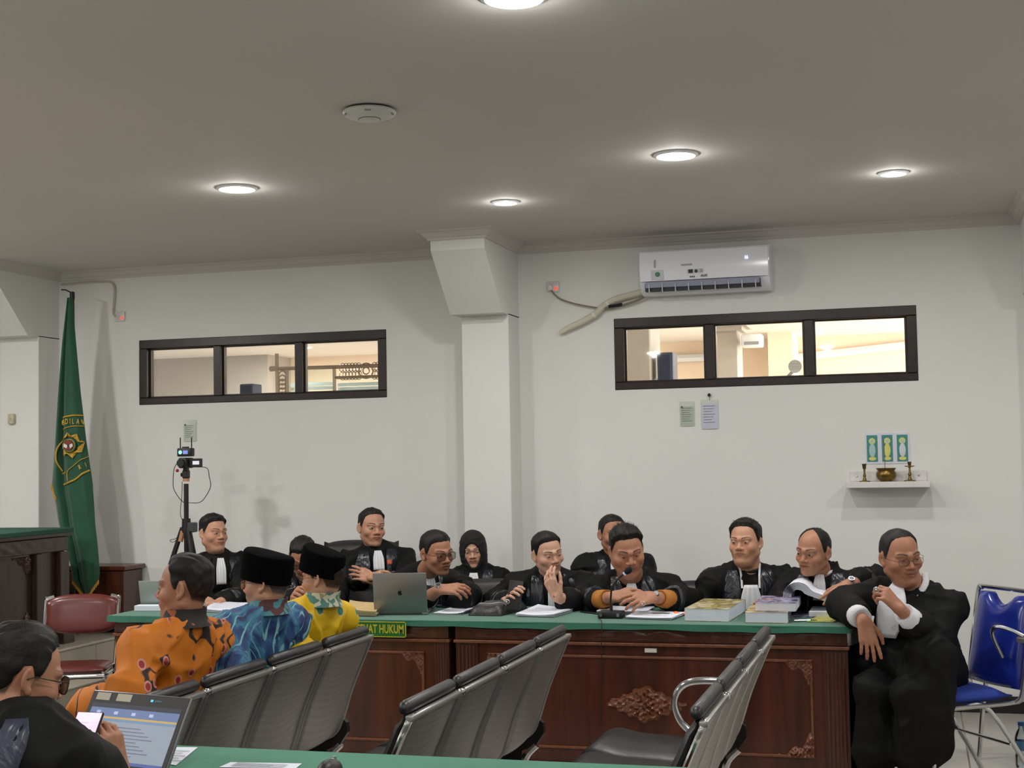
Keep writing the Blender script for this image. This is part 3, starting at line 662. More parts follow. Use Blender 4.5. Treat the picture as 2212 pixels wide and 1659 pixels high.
def drop(u, v):
    x = -1.965 + 3.91 * u; y = -.036 - .004 * math.sin(40 * u) - .006 * v; return (x, y, .008 - v * (.030 + .003 * math.sin(23 * u) + .002 * math.sin(71 * u)))
MB().grid(drop, 160, 4, (0, .004, 0)).obj('front_drop', M_green, tc)
for x in (-1.967, 1.947): MB().grid(lambda u, v: (x + .003 * math.sin(30 * u) * v, -.036 + .74 * u, .008 - v * .032), 20, 3, (.004 if x < 0 else -.004, 0, 0)).obj('side_drop', M_green, tc)
# name sign
a = atY(731, 1346, 6.735); b = atY(878, 1377, 6.735)
t = thing('table_sign', 'green sign with yellow lettering hung on the front of the counsel table', 'sign', ((a[0] + b[0]) / 2, 6.737, .70)); w = b[0] - a[0]; z0, z1 = b[2] - .70, a[2] - .70 + .012
MB().box(-w / 2, w / 2, -.006, 0, z0, z1, bev=.001).obj('plate', mat('sign_green', srgb(18, 104, 40), .4), t)
M_sy = mat('sign_yellow', srgb(186, 178, 40), .5)
for q in ((-w / 2, w / 2, z0, z0 + .004), (-w / 2, w / 2, z1 - .004, z1), (-w / 2, -w / 2 + .004, z0, z1), (w / 2 - .004, w / 2, z0, z1)): MB().box(q[0], q[1], -.0085, -.006, q[2], q[3]).obj('border', M_sy, t)
tm = text_mesh('PENASEHAT HUKUM', .060, .0008, M_sy, bold=.0012); xsz = max(v.co.x for v in tm.vertices) - min(v.co.x for v in tm.vertices); tm.transform(Matrix.Diagonal((w * .93 / xsz, 1, 1, 1)))
link('lettering', tm, t, (0, -.0078, (z0 + z1) / 2), WALLROT)

# ---- judges' platform, bench, flag box
M_plat = mat('platform_tile', srgb(176, 168, 152), .35, var=.08, vscale=3, coat=.2)
pf = struct('platform', MB().box(-8.2, -5.3, .5, WY, 0, .396).box(-8.2, -5.3, .5, WY, .396, .4), M_plat, label='raised tiled platform under the judges bench')
for k_ in range(14): MB().box(-5.3, -5.294, .5 + .6 * k_, 1.094 + .6 * k_, .006, .385).obj('riser_tile', M_plat, pf); MB().box(-5.62, -5.285, .5 + .6 * k_, 1.095 + .6 * k_, .388, .402, bev=.003).obj('tread_tile', M_plat, pf)
st = struct('step', MB().box(-5.3, -5.08, .5, WY, 0, .198), M_plat, label='tiled step in front of the judges platform')
for k_ in range(14): MB().box(-5.3, -5.07, .5 + .6 * k_, 1.095 + .6 * k_, .19, .202, bev=.003).obj('tread_tile', M_plat, st)
JX, JY, JT = -5.48, 8.24, 1.145
t = thing('judges_bench', 'tall dark carved judges bench with green top at the left edge', 'bench', (JX, JY, .4))
MB().box(-.7, -.02, -3.2, 0, 0, JT - .4).obj('carcass', M_dark, t)
MB().box(-.74, .03, -3.25, .04, JT - .415, JT - .4 + .016, bev=.004).obj('green_top', mat('bench_green', srgb(34, 78, 66), .8, bump=.2, bscale=400), t)
MB().box(-.74, .02, -3.23, .03, JT - .435, JT - .415).obj('top_board', M_dark, t)
MB().box(-.02, .012, -3.2, 0, JT - .535, JT - .44, bev=.004).obj('frieze', M_dark, t)
relief('frieze_carving', 1.6, .07, lambda u, v: (1 - abs(v)) * .6, t, (.012, -.85, JT - .487), M_dark, .006, axis='x', n=100)
for y0 in (-.10, -.36, -1.7, -1.95): MB().box(-.02, .022, y0 - .0, y0 + .10, 0, JT - .54, bev=.004).obj('pilaster', M_dark, t)
for y0 in (-.11, -1.96): MB().box(-.03, .05, y0, y0 + .13, 0, .1, bev=.005).obj('pilaster_base', M_dark, t)
for q in ((-1.55, -.42, .60, .612), (-1.55, -.42, .12, .132)): MB().box(-.012, .006, q[0], q[1], q[2], q[3]).obj('panel_moulding', M_dark, t)
for sv in (-1, 1):
    relief('corner_carving', .2, .15, corner(1, sv), t, (-.016, -.50, .52 if sv > 0 else .20), M_dark, .02, axis='x')
    relief('corner_carving', .2, .15, corner(-1, sv), t, (-.016, -1.45, .52 if sv > 0 else .20), M_dark, .02, axis='x')
t = thing('flag_stand', 'dark wooden box stand behind the foot of the green flag', 'stand', (-5.52, 8.80, .402))
MB().box(-.24, .2, -.13, .13, .04, .44, bev=.008).obj('box', M_woodf, t); MB().box(-.26, .22, -.145, .14, .44, .47, bev=.006).obj('lid', M_wood, t)
for x in (-.24, .14):
    for y in (-.13, .07): MB().box(x, x + .06, y, y + .06, 0, .05).obj('foot', M_woodf, t)

# ---- red folding chair
M_red = mat('red_vinyl', srgb(96, 36, 30), .32, var=.12, vscale=10, coat=.3)
cc = atY(180, 1330, 7.08)
t = thing('folding_chair', 'red vinyl folding chair with chrome frame beside the judges platform', 'chair', (cc[0], 7.0, 0), R(22))
def cushion(w, h, d, nx=14, nz=8, rnd=.5):
    """padded rounded slab centred at the origin in the XZ plane, bulging to -Y"""
    mb_ = MB(); rows_ = []
    for side in (-1, 1):
        for i in range(nx + 1):
            pass
    def f(u, v, s_):
        x, z = u * 2 - 1, v * 2 - 1; k_ = max(0, 1 - abs(x) ** 4) ** .5
        e = (1 - abs(x) ** 6) * (1 - abs(z) ** 6); zz = z * h / 2 * (1 - rnd * (1 - (1 - abs(x) ** 3) ** .5 if abs(x) < 1 else rnd))
        return (x * w / 2, s_ * d / 2 * max(.12, e ** .5), zz)
    mb_.grid(lambda u, v: f(u, v, -1), nx, nz); mb_.grid(lambda u, v: f(u, v, 1), nx, nz)
    bmesh.ops.remove_doubles(mb_.b, verts=mb_.b.verts[:], dist=.0015)
    bd = [e for e in mb_.b.edges if e.is_boundary]
    if bd:
        try: bmesh.ops.bridge_loops(mb_.b, edges=bd)
        except Exception: pass
    return mb_
bk = cushion(.42, .23, .045, nx=20, nz=12, rnd=.62).obj('backrest', M_red, t, (0, .19, .715), smooth=180); bk.rotation_euler = (R(-10), 0, 0)
se = cushion(.40, .36, .045, rnd=.3).obj('seat', M_red, t, (0, -.02, .44), smooth=180); se.rotation_euler = (R(90), 0, 0)
for s_ in (-1, 1):
    MB().tube(smoothpts([(s_ * .16, .215, .815), (s_ * .2, .21, .80), (s_ * .205, .2, .76), (s_ * .205, .02, .3), (s_ * .205, -.2, .012)]), .0115, 10).obj('front_leg', M_chrome, t)
    MB().tube([(s_ * .185, -.17, .43), (s_ * .185, .05, .3), (s_ * .185, .26, .012)], .0105, 10).obj('rear_leg', M_chrome, t)
    for y in (-.2, .26): MB().cyl((s_ * (.205 if y < 0 else .185), y, 0), (s_ * (.205 if y < 0 else .185), y, .03), .015, n=10).obj('rubber_foot', M_blackp, t)
MB().tube(smoothpts([(-.19, .17, .415), (-.2, -.16, .415), (-.15, -.2, .415), (.15, -.2, .415), (.2, -.16, .415), (.19, .17, .415)], 4), .011, 10).obj('seat_rim', M_chrome, t)
MB().tube([(-.185, .23, .07), (.185, .23, .07)], .008, 8).obj('cross_bar', M_chrome, t); MB().tube([(-.205, -.165, .08), (.205, -.165, .08)], .008, 8).obj('cross_bar', M_chrome, t)
MB().box(-.15, .17, -.11, .04, .385, .398).obj('seat_brace', M_blackp, t)

# ---- perforated steel waiting benches
def perf(t, v, c):
    vo = t.n('ShaderNodeTexVoronoi', i_Scale=95.0, i_Randomness=0.0); t.l(t.co((1, 1, 1)), vo.inputs['Vector'])
    d = t.ramp(vo.outputs['Distance'], [(.25, (.74, .73, .72)), (.45, (1, 1, 1))])
    t.l(t.mix(1.0, c, d, 'MULTIPLY'), t.b.inputs['Base Color']); t.bump(vo.outputs['Distance'], .08, .002)
M_perf = mat('perforated_steel', srgb(168, 164, 158), .42, .55, var=.12, vscale=3, fn=perf)
M_leather = mat('black_leather', srgb(40, 40, 42), .36, var=.12, vscale=12, bump=.12, bscale=180, spec=.5)
M_rail = mat('grey_rail', srgb(176, 174, 170), .3, .6, var=.05)
PITCH, NS = .4735, 4
PROF = [(0, .842), (-.028, .78), (-.088, .64), (-.128, .52), (-.15, .465), (-.185, .435), (-.24, .42), (-.33, .415), (-.5, .425), (-.6, .44), (-.645, .435), (-.665, .415)]
PS = smoothpts([(x, 0, z) for x, z in PROF], 3)
def nrm(i):
    a_, b_ = PS[max(i - 1, 0)], PS[min(i + 1, len(PS) - 1)]; t_ = (b_ - a_); t_ /= np.linalg.norm(t_); return np.array([t_[2], 0, -t_[0]])
# the normal that points to the sitter's side (-X / up)
def off(i, d):
    n_ = nrm(i); n_ = n_ if n_[2] > 0 or (abs(n_[2]) < 1e-3 and n_[0] < 0) else -n_
    return PS[i] + n_ * d
nP = len(PS) - 1; G = .016
def padsec(i):
    s_ = i / nP; return .030 * (1 - .15 * math.sin(6 * math.pi * s_) ** 2) * (1 if 1 < i < nP - 1 else .55)
def bench_meshes():
    w0, w1 = G, PITCH - G
    pan = MB().grid(lambda u, v: tuple(off(min(nP, round(u * nP)), -.006 - .012 * math.sin(math.pi * v) * (1 if u < .45 else .3)) + np.array([0, -(w0 + (w1 - w0) * v), 0])), nP, 8, (0, 0, -.001)).mesh('pan', M_perf, 180)
    mbp = MB(); a_, b_ = w0 + .006, w1 - .006; rings = []
    for i in range(0, nP + 1):
        th = padsec(i); e = .012; lo, hi = off(i, .004), off(i, .004 + th); m_ = off(i, .004 + th * .5)
        rings.append([mbp.b.verts.new(tuple(p + np.array([0, -y, 0]))) for p, y in ((lo, a_ + .004), (m_, a_ - .003), (hi, a_ + e), (hi + (hi - lo) * .06, (a_ + b_) / 2), (hi, b_ - e), (m_, b_ + .003), (lo, b_ - .004), (lo, (a_ + b_) / 2))])
    mbp.skin(rings); pad = mbp.mesh('pad', M_leather, 60)
    top = MB().tube([(-.012, -a_, .868), (-.014, -(a_ + .02), .872), (-.014, -(b_ - .02), .872), (-.012, -b_, .868)], [.013, .020, .020, .013], 10, ref=(0, 0, 1)).mesh('top_roll', M_leather, 180)
    rail = MB().tube([tuple(off(i, -.006) + np.array([0, -w0 + .004, 0])) for i in range(nP + 1)], .0085, 8, ref=(0, 1, 0)).mesh('side_rail', M_rail, 180)
    tr = MB().box(-.006, .020, -w1, -w0, .836, .854, bev=.005, seg=2).mesh('top_rail', M_rail)
    cl = MB().tube([(.008, -.028, .846), (.011, 0, .846), (.008, .028, .846)], [.010, .013, .010], 8).mesh('clamp', M_chrome, 180)
    return pan, pad, top, rail, tr, cl
BM = bench_meshes()
def bench(x, y, label, n=NS):
    t = thing('waiting_bench', label, 'bench', (x, y, -.0655), group='steel waiting benches'); t.scale = (1.042,) * 3
    pan, pad, top, rail, tr, cl = BM
    for k_ in range(n):
        o = (0, -PITCH * k_, 0); p_ = link('seat_pan', pan, t, o); link('seat_pad', pad, t, o); link('head_roll', top, t, o); link('top_rail', tr, t, o)
        link('side_rail', rail, p_); link('side_rail', rail, p_, (0, -(PITCH - 2 * G) - .008, 0))
        if k_: link('clamp', cl, t, o)
    L = PITCH * n
    MB().box(-.44, -.36, -L + .05, -.05, .355, .40, bev=.008).obj('beam', M_blackp, t)
    for y0 in (-.3, -L + .3):
        MB().box(-.425, -.375, y0 - .02, y0 + .02, .10, .36, bev=.006).obj('leg_post', M_steel, t)
        MB().tube(smoothpts([(-.08, y0, .085), (-.2, y0, .115), (-.4, y0, .135), (-.6, y0, .115), (-.72, y0, .085)]), .02, 8).obj('foot_bar', M_chrome, t)
    for y0 in (-.004, -L + .004):
        MB().tube(smoothpts([(-.10, y0, .62), (-.16, y0, .66), (-.30, y0, .663), (-.365, y0, .635), (-.39, y0, .575), (-.365, y0, .50), (-.30, y0, .44)]), .0145, 10, ry=.022, ref=(0, 1, 0)).obj('armrest', M_chrome, t)
        MB().prism([(-.13, .51), (-.155, .46), (-.2, .425), (-.34, .395), (-.36, .37), (-.2, .375), (-.14, .40), (-.105, .45), (-.108, .49)], lambda u, v, h: (u, h, v), y0 - .012, y0 + .018).obj('side_bracket', M_blackp, t)
        MB().tube(smoothpts([(-.14, y0, .40), (-.19, y0, .34), (-.2, y0, .22), (-.14, y0, .11), (-.06, y0, .082)]), .016, 8).obj('end_leg', M_chrome, t)
        MB().prism([(-.2, .38), (-.36, .37), (-.34, .22), (-.22, .2)], lambda u, v, h: (u, h, v), y0 - .006, y0 + .006).obj('end_gusset', M_blackp, t)
    # rounded chrome end loops of the backrest
    y0 = -L + G
    MB().tube(smoothpts([(.007, y0 + .05, .846), (.006, y0 + .015, .842), (-.012, y0 - .004, .80), (-.06, y0 - .006, .69)]), .0095, 8).obj('corner_rail', M_chrome, t)
    return t
bench(-2.282, 5.686, 'steel waiting bench with the three batik-shirted sitters')
bench(-1.448, 5.832, 'empty steel waiting bench in the middle of the room')
bench(-.604, 5.902, 'empty steel waiting bench nearest the right, its black seats showing')

# ---- blue tablet chairs
M_blue = mat('blue_vinyl', srgb(24, 42, 134), .22, var=.15, vscale=7, coat=.5, spec=.5)
M_bfab = mat('blue_fabric', srgb(22, 52, 140), .8, var=.1, vscale=40, bump=.2, bscale=300)
def tablet_chair(x, y, rz, label, tablet=True):
    t = thing('tablet_chair', label, 'chair', (x, y, 0), R(rz), 'blue tablet chairs')
    def fb(u, v):
        X_ = u * 2 - 1; w_ = .20 * (1 - .06 * v); top = .42 - .06 * max(0, 1 - (X_ / .5) ** 2) if v > .99 else .42 * v
        zz = v * (.42 - .055 * max(0, 1 - (X_ / .55) ** 2)); return (X_ * w_, .22 + .20 * zz - .02 * math.sin(math.pi * u) - .022 * (max(0, (1 - X_ ** 6)) * max(0, 1 - (2 * v - 1) ** 6)) ** .5, .46 + zz)
    mb_ = MB().grid(fb, 20, 16, (0, .045, 0)); mb_.obj('backrest', M_blue, t, smooth=70)
    sc_ = cushion(.42, .40, .06, rnd=.25).obj('seat', M_bfab, t, (0, -.02, .44), smooth=180); sc_.rotation_euler = (R(90), 0, 0)
    MB().tube(smoothpts([(-.205, .235, .46), (-.215, .31, .86), (-.19, .318, .895), (-.15, .32, .902), (.15, .32, .902), (.19, .318, .895), (.215, .31, .86), (.205, .235, .46)], 5), .0115, 10).obj('back_frame', M_chrome, t)
    for s_ in (-1, 1):
        MB().tube(smoothpts([(s_ * .205, .235, .46), (s_ * .205, .2, .41), (s_ * .205, -.2, .40), (s_ * .205, -.235, .37), (s_ * .215, -.28, .0115)], 5), .0115, 10).obj('front_leg', M_chrome, t)
        MB().tube(smoothpts([(s_ * .2, -.1, .40), (s_ * .2, .05, .38), (s_ * .215, .3, .0115)], 5), .0115, 10).obj('rear_leg', M_chrome, t)
    MB().tube([(-.2, -.2, .40), (.2, -.2, .40)], .009, 8).obj('cross_bar', M_chrome, t); MB().tube([(-.21, .15, .22), (.21, .15, .22)], .007, 8).obj('cross_bar', M_chrome, t)
    if tablet:
        MB().tube(smoothpts([(.215, .19, .41), (.235, .205, .45), (.245, .235, .64), (.25, .245, .69)], 5), .0125, 10).obj('tablet_arm', M_steel, t)
        MB().prism([(.29 + .10 * math.cos(a_), .30 + .14 * math.sin(a_)) for a_ in np.linspace(0, 2 * math.pi, 25)[:-1]], lambda u, v, h: (u, v, h), .69, .708).obj('writing_tablet', mat('tablet_grey', srgb(92, 90, 88), .45), t)
        MB().tube(smoothpts([(.12, .19, .60), (.11, .15, .70), (.14, .14, .745), (.2, .17, .74), (.25, .21, .712)], 5), .010, 8).obj('arm_loop', M_steel, t)
    return t
tablet_chair(.125, 6.97, -56, 'blue vinyl tablet chair the rightmost robed man sits sideways on')
tablet_chair(.60, 7.55, -60, 'second blue tablet chair, half hidden at the right edge')
bt = atZ(2208, 1655, 0); t = thing('water_bottle', 'clear water bottle with blue cap on the floor at the right edge', 'bottle', (bt[0] + .0, 7.45, 0))
MB().lathe([(.001, .001), (.03, .001), (.033, .01), (.033, .06), (.030, .07), (.033, .08), (.033, .14), (.026, .17), (.013, .19), (.013, .205)], n=20).obj('bottle_body', glassmat('bottle_plastic', (.86, .92, .95), .12), t)
MB().cyl((0, 0, .203), (0, 0, .222), .0155, .015, 18).obj('cap', mat('cap_blue', srgb(30, 90, 160), .4), t); MB().lathe([(.0336, .085), (.0336, .13)], n=20, caps=False).obj('label_band', mat('label_blue', srgb(90, 140, 180), .5), t)

# ---- black office chairs behind the counsel table
def office_chair(x, y, rz, label, zt=.9):
    t = thing('office_chair', label, 'chair', (x, y, 0), R(rz), 'black office chairs')
    c_ = cushion(.50, .50, .09, rnd=.18, nx=16, nz=12).obj('backrest', M_leather, t, (0, .24, zt - .25), smooth=180); c_.rotation_euler = (R(-8), 0, 0)
    c_ = cushion(.48, .46, .09, rnd=.2).obj('seat', M_leather, t, (0, -.02, .44), smooth=180); c_.rotation_euler = (R(90), 0, 0)
    for z in (-.09, .06): MB().tube([(-.2, .188 - z * .1, zt - .25 + z), (0, .186 - z * .1, zt - .25 + z), (.2, .188 - z * .1, zt - .25 + z)], .004, 6).obj('seam', M_leather, t)
    MB().cyl((0, 0, .06), (0, 0, .40), .03, n=14).obj('column', M_blackp, t); MB().box(-.03, .03, .1, .25, .37, .7, bev=.005).obj('back_strut', M_blackp, t)
    for k_ in range(5):
        a_ = k_ / 5 * 2 * math.pi; MB().tube([(0, 0, .1), (.27 * math.cos(a_), .27 * math.sin(a_), .055)], .018, 8).obj('base_arm', M_blackp, t)
        MB().cyl((.27 * math.cos(a_), .27 * math.sin(a_) - .012, .028), (.27 * math.cos(a_), .27 * math.sin(a_) + .012, .028), .027, n=12).obj('caster', M_blackp, t)
    return t
p = atY(800, 1262, 7.72); office_chair(p[0], 7.72, 12, 'empty black leather chair behind the silver laptop', p[2] + .012)
p = atY(1040, 1263, 7.72); office_chair(p[0], 7.75, 12, 'empty black leather chair in front of the woman in the headscarf', p[2] + .012)
p = atY(1532, 1265, 7.80); office_chair(p[0], 7.76, 10, 'black leather chair showing between the speaking man and the broad-faced man', p[2] + .012)
p = atY(778, 1172, 8.55); office_chair(p[0], 8.42, 10, 'black leather chair behind the man with crossed arms', p[2] + .012)

# ---- near table with cloth
t = thing('near_table', 'green-covered table in the foreground at the bottom edge', 'table', (-1.5, 3.32, 0))
MB().box(-1.9, 1.9, -.34, .34, .735, .752, bev=.004).obj('tabletop', M_wood, t)
MB().box(-1.92, 1.92, -.36, .335, .752, .76, bev=.003).obj('green_cloth', mat('near_cloth', srgb(76, 130, 108), .85, var=.06, bump=.2, bscale=500), t)
MB().box(-1.92, 1.92, .33, .338, .70, .757).obj('cloth_drop', MATS['near_cloth'], t)
MB().box(-1.85, 1.85, .27, .3, .1, .735).obj('front_board', M_wood, t)
for x in (-1.85, 1.75):
    for y in (-.32, .2): MB().box(x, x + .1, y, y + .1, 0, .735).obj('leg', M_woodf, t)

# ---- tripod with camcorder
o = atY(403, 1205, 8.42); TX, TY = o[0], 8.42
t = thing('camera_tripod', 'black tripod holding a camcorder and transmitter in front of the left wall', 'tripod', (TX, TY, 0))
def tp(x, y, dy=0): q = atY(x, y, TY); return (q[0] - TX, dy, q[2])
zc = tp(403, 1130)[2]
MB().cyl((0, 0, .55), (0, 0, tp(403, 1045)[2]), .016, n=12).obj('centre_column', M_blackp, t)
MB().cyl((0, 0, zc - .06), (0, 0, zc + .03), .032, .028, 14).obj('crown', M_blackp, t); MB().box(.02, .075, -.03, .02, zc - .06, zc + .005, bev=.006).obj('crank', mat('tripod_grey', srgb(70, 70, 74), .4), t)
for k_, a_ in enumerate((200, 320, 85)):
    dx, dy = .42 * math.cos(R(a_)), .42 * math.sin(R(a_)); l_ = MB().tube([(dx * .06, dy * .06, zc - .03), (dx * .5, dy * .5, zc * .5)], .017, 8).obj('leg', M_blackp, t)
    MB().tube([(dx * .5, dy * .5, zc * .5), (dx, dy, .01)], .011, 8).obj('lower_leg', M_blackp, l_); MB().cyl((dx, dy, 0), (dx, dy, .03), .016, n=10).obj('rubber_foot', M_blackp, l_)
    MB().tube([(dx * .06, dy * .06, zc - .05), (dx * .1, dy * .1, zc - .12)], .0205, 8).obj('collar', mat('tripod_tan', srgb(190, 140, 100), .5) if k_ == 0 else M_blackp, l_)
zh = tp(403, 1040)[2]
MB().cyl((0, 0, zh), (0, 0, zh + .02), .022, n=12).obj('neck_ring', mat('tripod_tan', srgb(190, 140, 100), .5), t)
MB().box(-.02, .02, -.022, .022, zh + .02, zh + .075, bev=.006).cyl((-.035, 0, zh + .045), (0, 0, zh + .045), .014, n=10).obj('pan_head', M_blackp, t)
zk = tp(403, 1000)[2]
MB().box(-.014, .014, -.016, .016, zh + .07, zk - .02).obj('head_post', M_blackp, t)
cmr = MB().box(-.035, .03, -.05, .06, zk - .035, zk + .035, bev=.012, seg=2).obj('camcorder', M_blackp, t)
MB().cyl((-.003, -.05, zk), (-.003, -.075, zk), .026, n=16).obj('lens', M_blackp, cmr)
MB().box(.03, .128, -.02, -.008, zk - .03, zk + .028, bev=.004).obj('flip_screen', M_blackp, cmr); MB().box(.06, .108, -.0215, -.02, zk - .012, zk + .012).obj('screen_glow', emit('screen_pale', srgb(190, 190, 205), .8), cmr)
MB().sphere((-.04, -.045, zk - .05), .011).obj('record_button', mat('button_red', srgb(170, 20, 36), .35), cmr)
zr = tp(403, 977)[2]
tr_ = MB().box(-.052, .05, -.03, .03, zr - .028, zr + .028, bev=.007, seg=2).obj('transmitter', M_blackp, t)
MB().cyl((-.025, -.0305, zr), (-.025, -.034, zr), .013, n=14).obj('dial', emit('dial_glow', srgb(150, 220, 210), .9), tr_); MB().box(-.004, .03, -.033, -.03, zr - .012, zr + .012).obj('display', emit('display_glow', srgb(110, 120, 190), .9), tr_)
MB().box(-.02, .015, -.02, .02, zr + .028, zr + .038, bev=.003).obj('top_mount', MATS['tripod_grey'], tr_)
for x in (-.042, .042): MB().cyl((x, 0, zr + .02), (x, 0, tp(403, 945)[2]), .004, n=8).obj('antenna', M_blackp, tr_)
MB().tube(smoothpts([tp(392, 990), tp(377, 1010), tp(374, 1040), tp(376, 1058), tp(388, 1077), tp(399, 1087)], 4), .0025, 6).obj('cable', M_blackp, t)
MB().tube(smoothpts([tp(424, 1009), tp(447, 1011), tp(452, 1030), tp(455, 1050), tp(446, 1070), tp(432, 1085), tp(408, 1086)], 4), .0025, 6).obj('cable', M_blackp, t)
MB().tube(smoothpts([tp(397, 1040, -.02), tp(396, 1070, -.02), tp(393, 1110, -.02), tp(398, 1130, -.02), tp(388, 1160, -.03), tp(372, 1166, -.03), tp(381, 1170, -.03), tp(398, 1150, -.02)], 4), .002, 6).obj('cable', M_blackp, t)
# ================================================================== people: signed-distance bodies meshed with surface nets
class Fld:
    def __init__(s, lo, hi, vox):
        s.lo = np.array(lo, np.float32); s.v = vox; s.n = np.maximum(4, np.ceil((np.array(hi) - s.lo) / vox).astype(int) + 1)
        s.F = np.full(tuple(s.n), .2, np.float32); s.ax = [s.lo[i] + vox * np.arange(s.n[i], dtype=np.float32) for i in range(3)]
    def _sl(s, lo, hi, m):
        a = np.clip(np.floor((np.array(lo) - m - s.lo) / s.v).astype(int), 0, s.n); b = np.clip(np.ceil((np.array(hi) + m - s.lo) / s.v).astype(int) + 1, 0, s.n)
        return tuple(slice(i, j) for i, j in zip(a, b)) if (b > a).all() else None
    def op(s, prim, k=.01, sub=False):
        lo, hi, f = prim; sl = s._sl(lo, hi, k + 4 * s.v)
        if sl is None: return s
        P = (s.ax[0][sl[0]][:, None, None], s.ax[1][sl[1]][None, :, None], s.ax[2][sl[2]][None, None, :])
        d = f(*P); A = s.F[sl]
        if sub: d = -d; h = np.clip(.5 - .5 * (A - d) / k, 0, 1); s.F[sl] = A + (d - A) * h + k * h * (1 - h)   # smooth max
        else: h = np.clip(.5 + .5 * (A - d) / k, 0, 1); s.F[sl] = A + (d - A) * h - k * h * (1 - h)             # smooth min
        return s
    def sample(s, P):
        q = (np.asarray(P, np.float32) - s.lo) / s.v; i = np.clip(np.floor(q).astype(int), 0, s.n - 2); t = np.clip(q - i, 0, 1); F = s.F; r = 0
        for dx in (0, 1):
            for dy in (0, 1):
                for dz in (0, 1):
                    r = r + F[i[..., 0] + dx, i[..., 1] + dy, i[..., 2] + dz] * (t[..., 0] if dx else 1 - t[..., 0]) * (t[..., 1] if dy else 1 - t[..., 1]) * (t[..., 2] if dz else 1 - t[..., 2])
        return r
    def mesh(s):
        F = s.F; F[0] = F[-1] = .1; F[:, 0] = F[:, -1] = .1; F[:, :, 0] = F[:, :, -1] = .1
        neg = F < 0; n = s.n - 1
        c = np.zeros(tuple(n), np.int8)
        for dx in (0, 1):
            for dy in (0, 1):
                for dz in (0, 1): c += neg[dx:n[0] + dx, dy:n[1] + dy, dz:n[2] + dz]
        act = (c > 0) & (c < 8); idx = np.full(tuple(n), -1, np.int32); cells = np.argwhere(act); idx[act] = np.arange(len(cells))
        acc = np.zeros((len(cells), 3), np.float32); cnt = np.zeros(len(cells), np.float32); cs = [(a, b, d) for a in (0, 1) for b in (0, 1) for d in (0, 1)]
        for a in cs:
            for ax in range(3):
                if a[ax]: continue
                b = list(a); b[ax] = 1
                fa = F[cells[:, 0] + a[0], cells[:, 1] + a[1], cells[:, 2] + a[2]]; fb = F[cells[:, 0] + b[0], cells[:, 1] + b[1], cells[:, 2] + b[2]]
                m = (fa < 0) != (fb < 0); t = fa[m] / (fa[m] - fb[m]); p = np.tile(np.array(a, np.float32), (m.sum(), 1)); p[:, ax] += t; acc[m] += p; cnt[m] += 1
        V = s.lo + (cells + acc / cnt[:, None]) * s.v; Q = []
        for ax in range(3):
            u, w = (ax + 1) % 3, (ax + 2) % 3; sl0 = [slice(None)] * 3; sl1 = [slice(None)] * 3; sl0[ax] = slice(0, -1); sl1[ax] = slice(1, None)
            ch = neg[tuple(sl0)] != neg[tuple(sl1)]; e = np.argwhere(ch); e = e[(e[:, u] > 0) & (e[:, w] > 0) & (e[:, u] < n[u]) & (e[:, w] < n[w])]
            q = []
            for du, dw in ((1, 1), (0, 1), (0, 0), (1, 0)):
                k = e.copy(); k[:, u] -= du; k[:, w] -= dw; q.append(idx[k[:, 0], k[:, 1], k[:, 2]])
            q = np.stack(q, 1); fl = neg[e[:, 0], e[:, 1], e[:, 2]]; q[~fl] = q[~fl][:, ::-1]; Q.append(q[(q >= 0).all(1)])
        return V.astype(np.float32), np.concatenate(Q)
def rc(a, b, ra, rb=None):
    a = np.array(a, np.float32); b = np.array(b, np.float32); rb = ra if rb is None else rb; d = b - a; L = float(d @ d) + 1e-9; m = max(ra, rb)
    def f(X, Y, Z):
        h = np.clip(((X - a[0]) * d[0] + (Y - a[1]) * d[1] + (Z - a[2]) * d[2]) / L, 0, 1)
        return np.sqrt((X - a[0] - h * d[0]) ** 2 + (Y - a[1] - h * d[1]) ** 2 + (Z - a[2] - h * d[2]) ** 2) - (ra + (rb - ra) * h)
    return np.minimum(a, b) - m, np.maximum(a, b) + m, f
def ell(c, r, M=None):
    c = np.array(c, np.float32); r = np.array(r, np.float32); M = np.eye(3, dtype=np.float32) if M is None else np.array(M, np.float32)   # columns = local axes
    e = np.abs(M) @ r
    def f(X, Y, Z):
        x, y, z = X - c[0], Y - c[1], Z - c[2]
        p = [(M[0, i] * x + M[1, i] * y + M[2, i] * z) for i in range(3)]
        k0 = np.sqrt(sum((p[i] / r[i]) ** 2 for i in range(3))); k1 = np.sqrt(sum((p[i] / r[i] ** 2) ** 2 for i in range(3))) + 1e-6
        return k0 * (k0 - 1) / k1
    return c - e, c + e, f
_rng = np.random.RandomState(3); _LAT = _rng.rand(32, 32, 32).astype(np.float32)
def vnoise(P):
    P = np.asarray(P, np.float32); i = np.floor(P).astype(int); t = P - i; t = t * t * (3 - 2 * t); r = 0
    for dx in (0, 1):
        for dy in (0, 1):
            for dz in (0, 1):
                r = r + _LAT[(i[:, 0] + dx) % 32, (i[:, 1] + dy) % 32, (i[:, 2] + dz) % 32] * (t[:, 0] if dx else 1 - t[:, 0]) * (t[:, 1] if dy else 1 - t[:, 1]) * (t[:, 2] if dz else 1 - t[:, 2])
    return r
def vnormals(V, Q):
    n = np.cross(V[Q[:, 2]] - V[Q[:, 0]], V[Q[:, 3]] - V[Q[:, 1]]); N = np.zeros_like(V)
    for k in range(4): np.add.at(N, Q[:, k], n)
    return N / (np.linalg.norm(N, axis=1, keepdims=True) + 1e-9)
def ss(a, b, x): t = np.clip((x - a) / (b - a), 0, 1); return t * t * (3 - 2 * t)
def unit(v): v = np.array(v, float); return v / (np.linalg.norm(v) + 1e-9)
def bearing(px): return 16.02 - math.degrees(math.atan((px - 1106) / FPX))
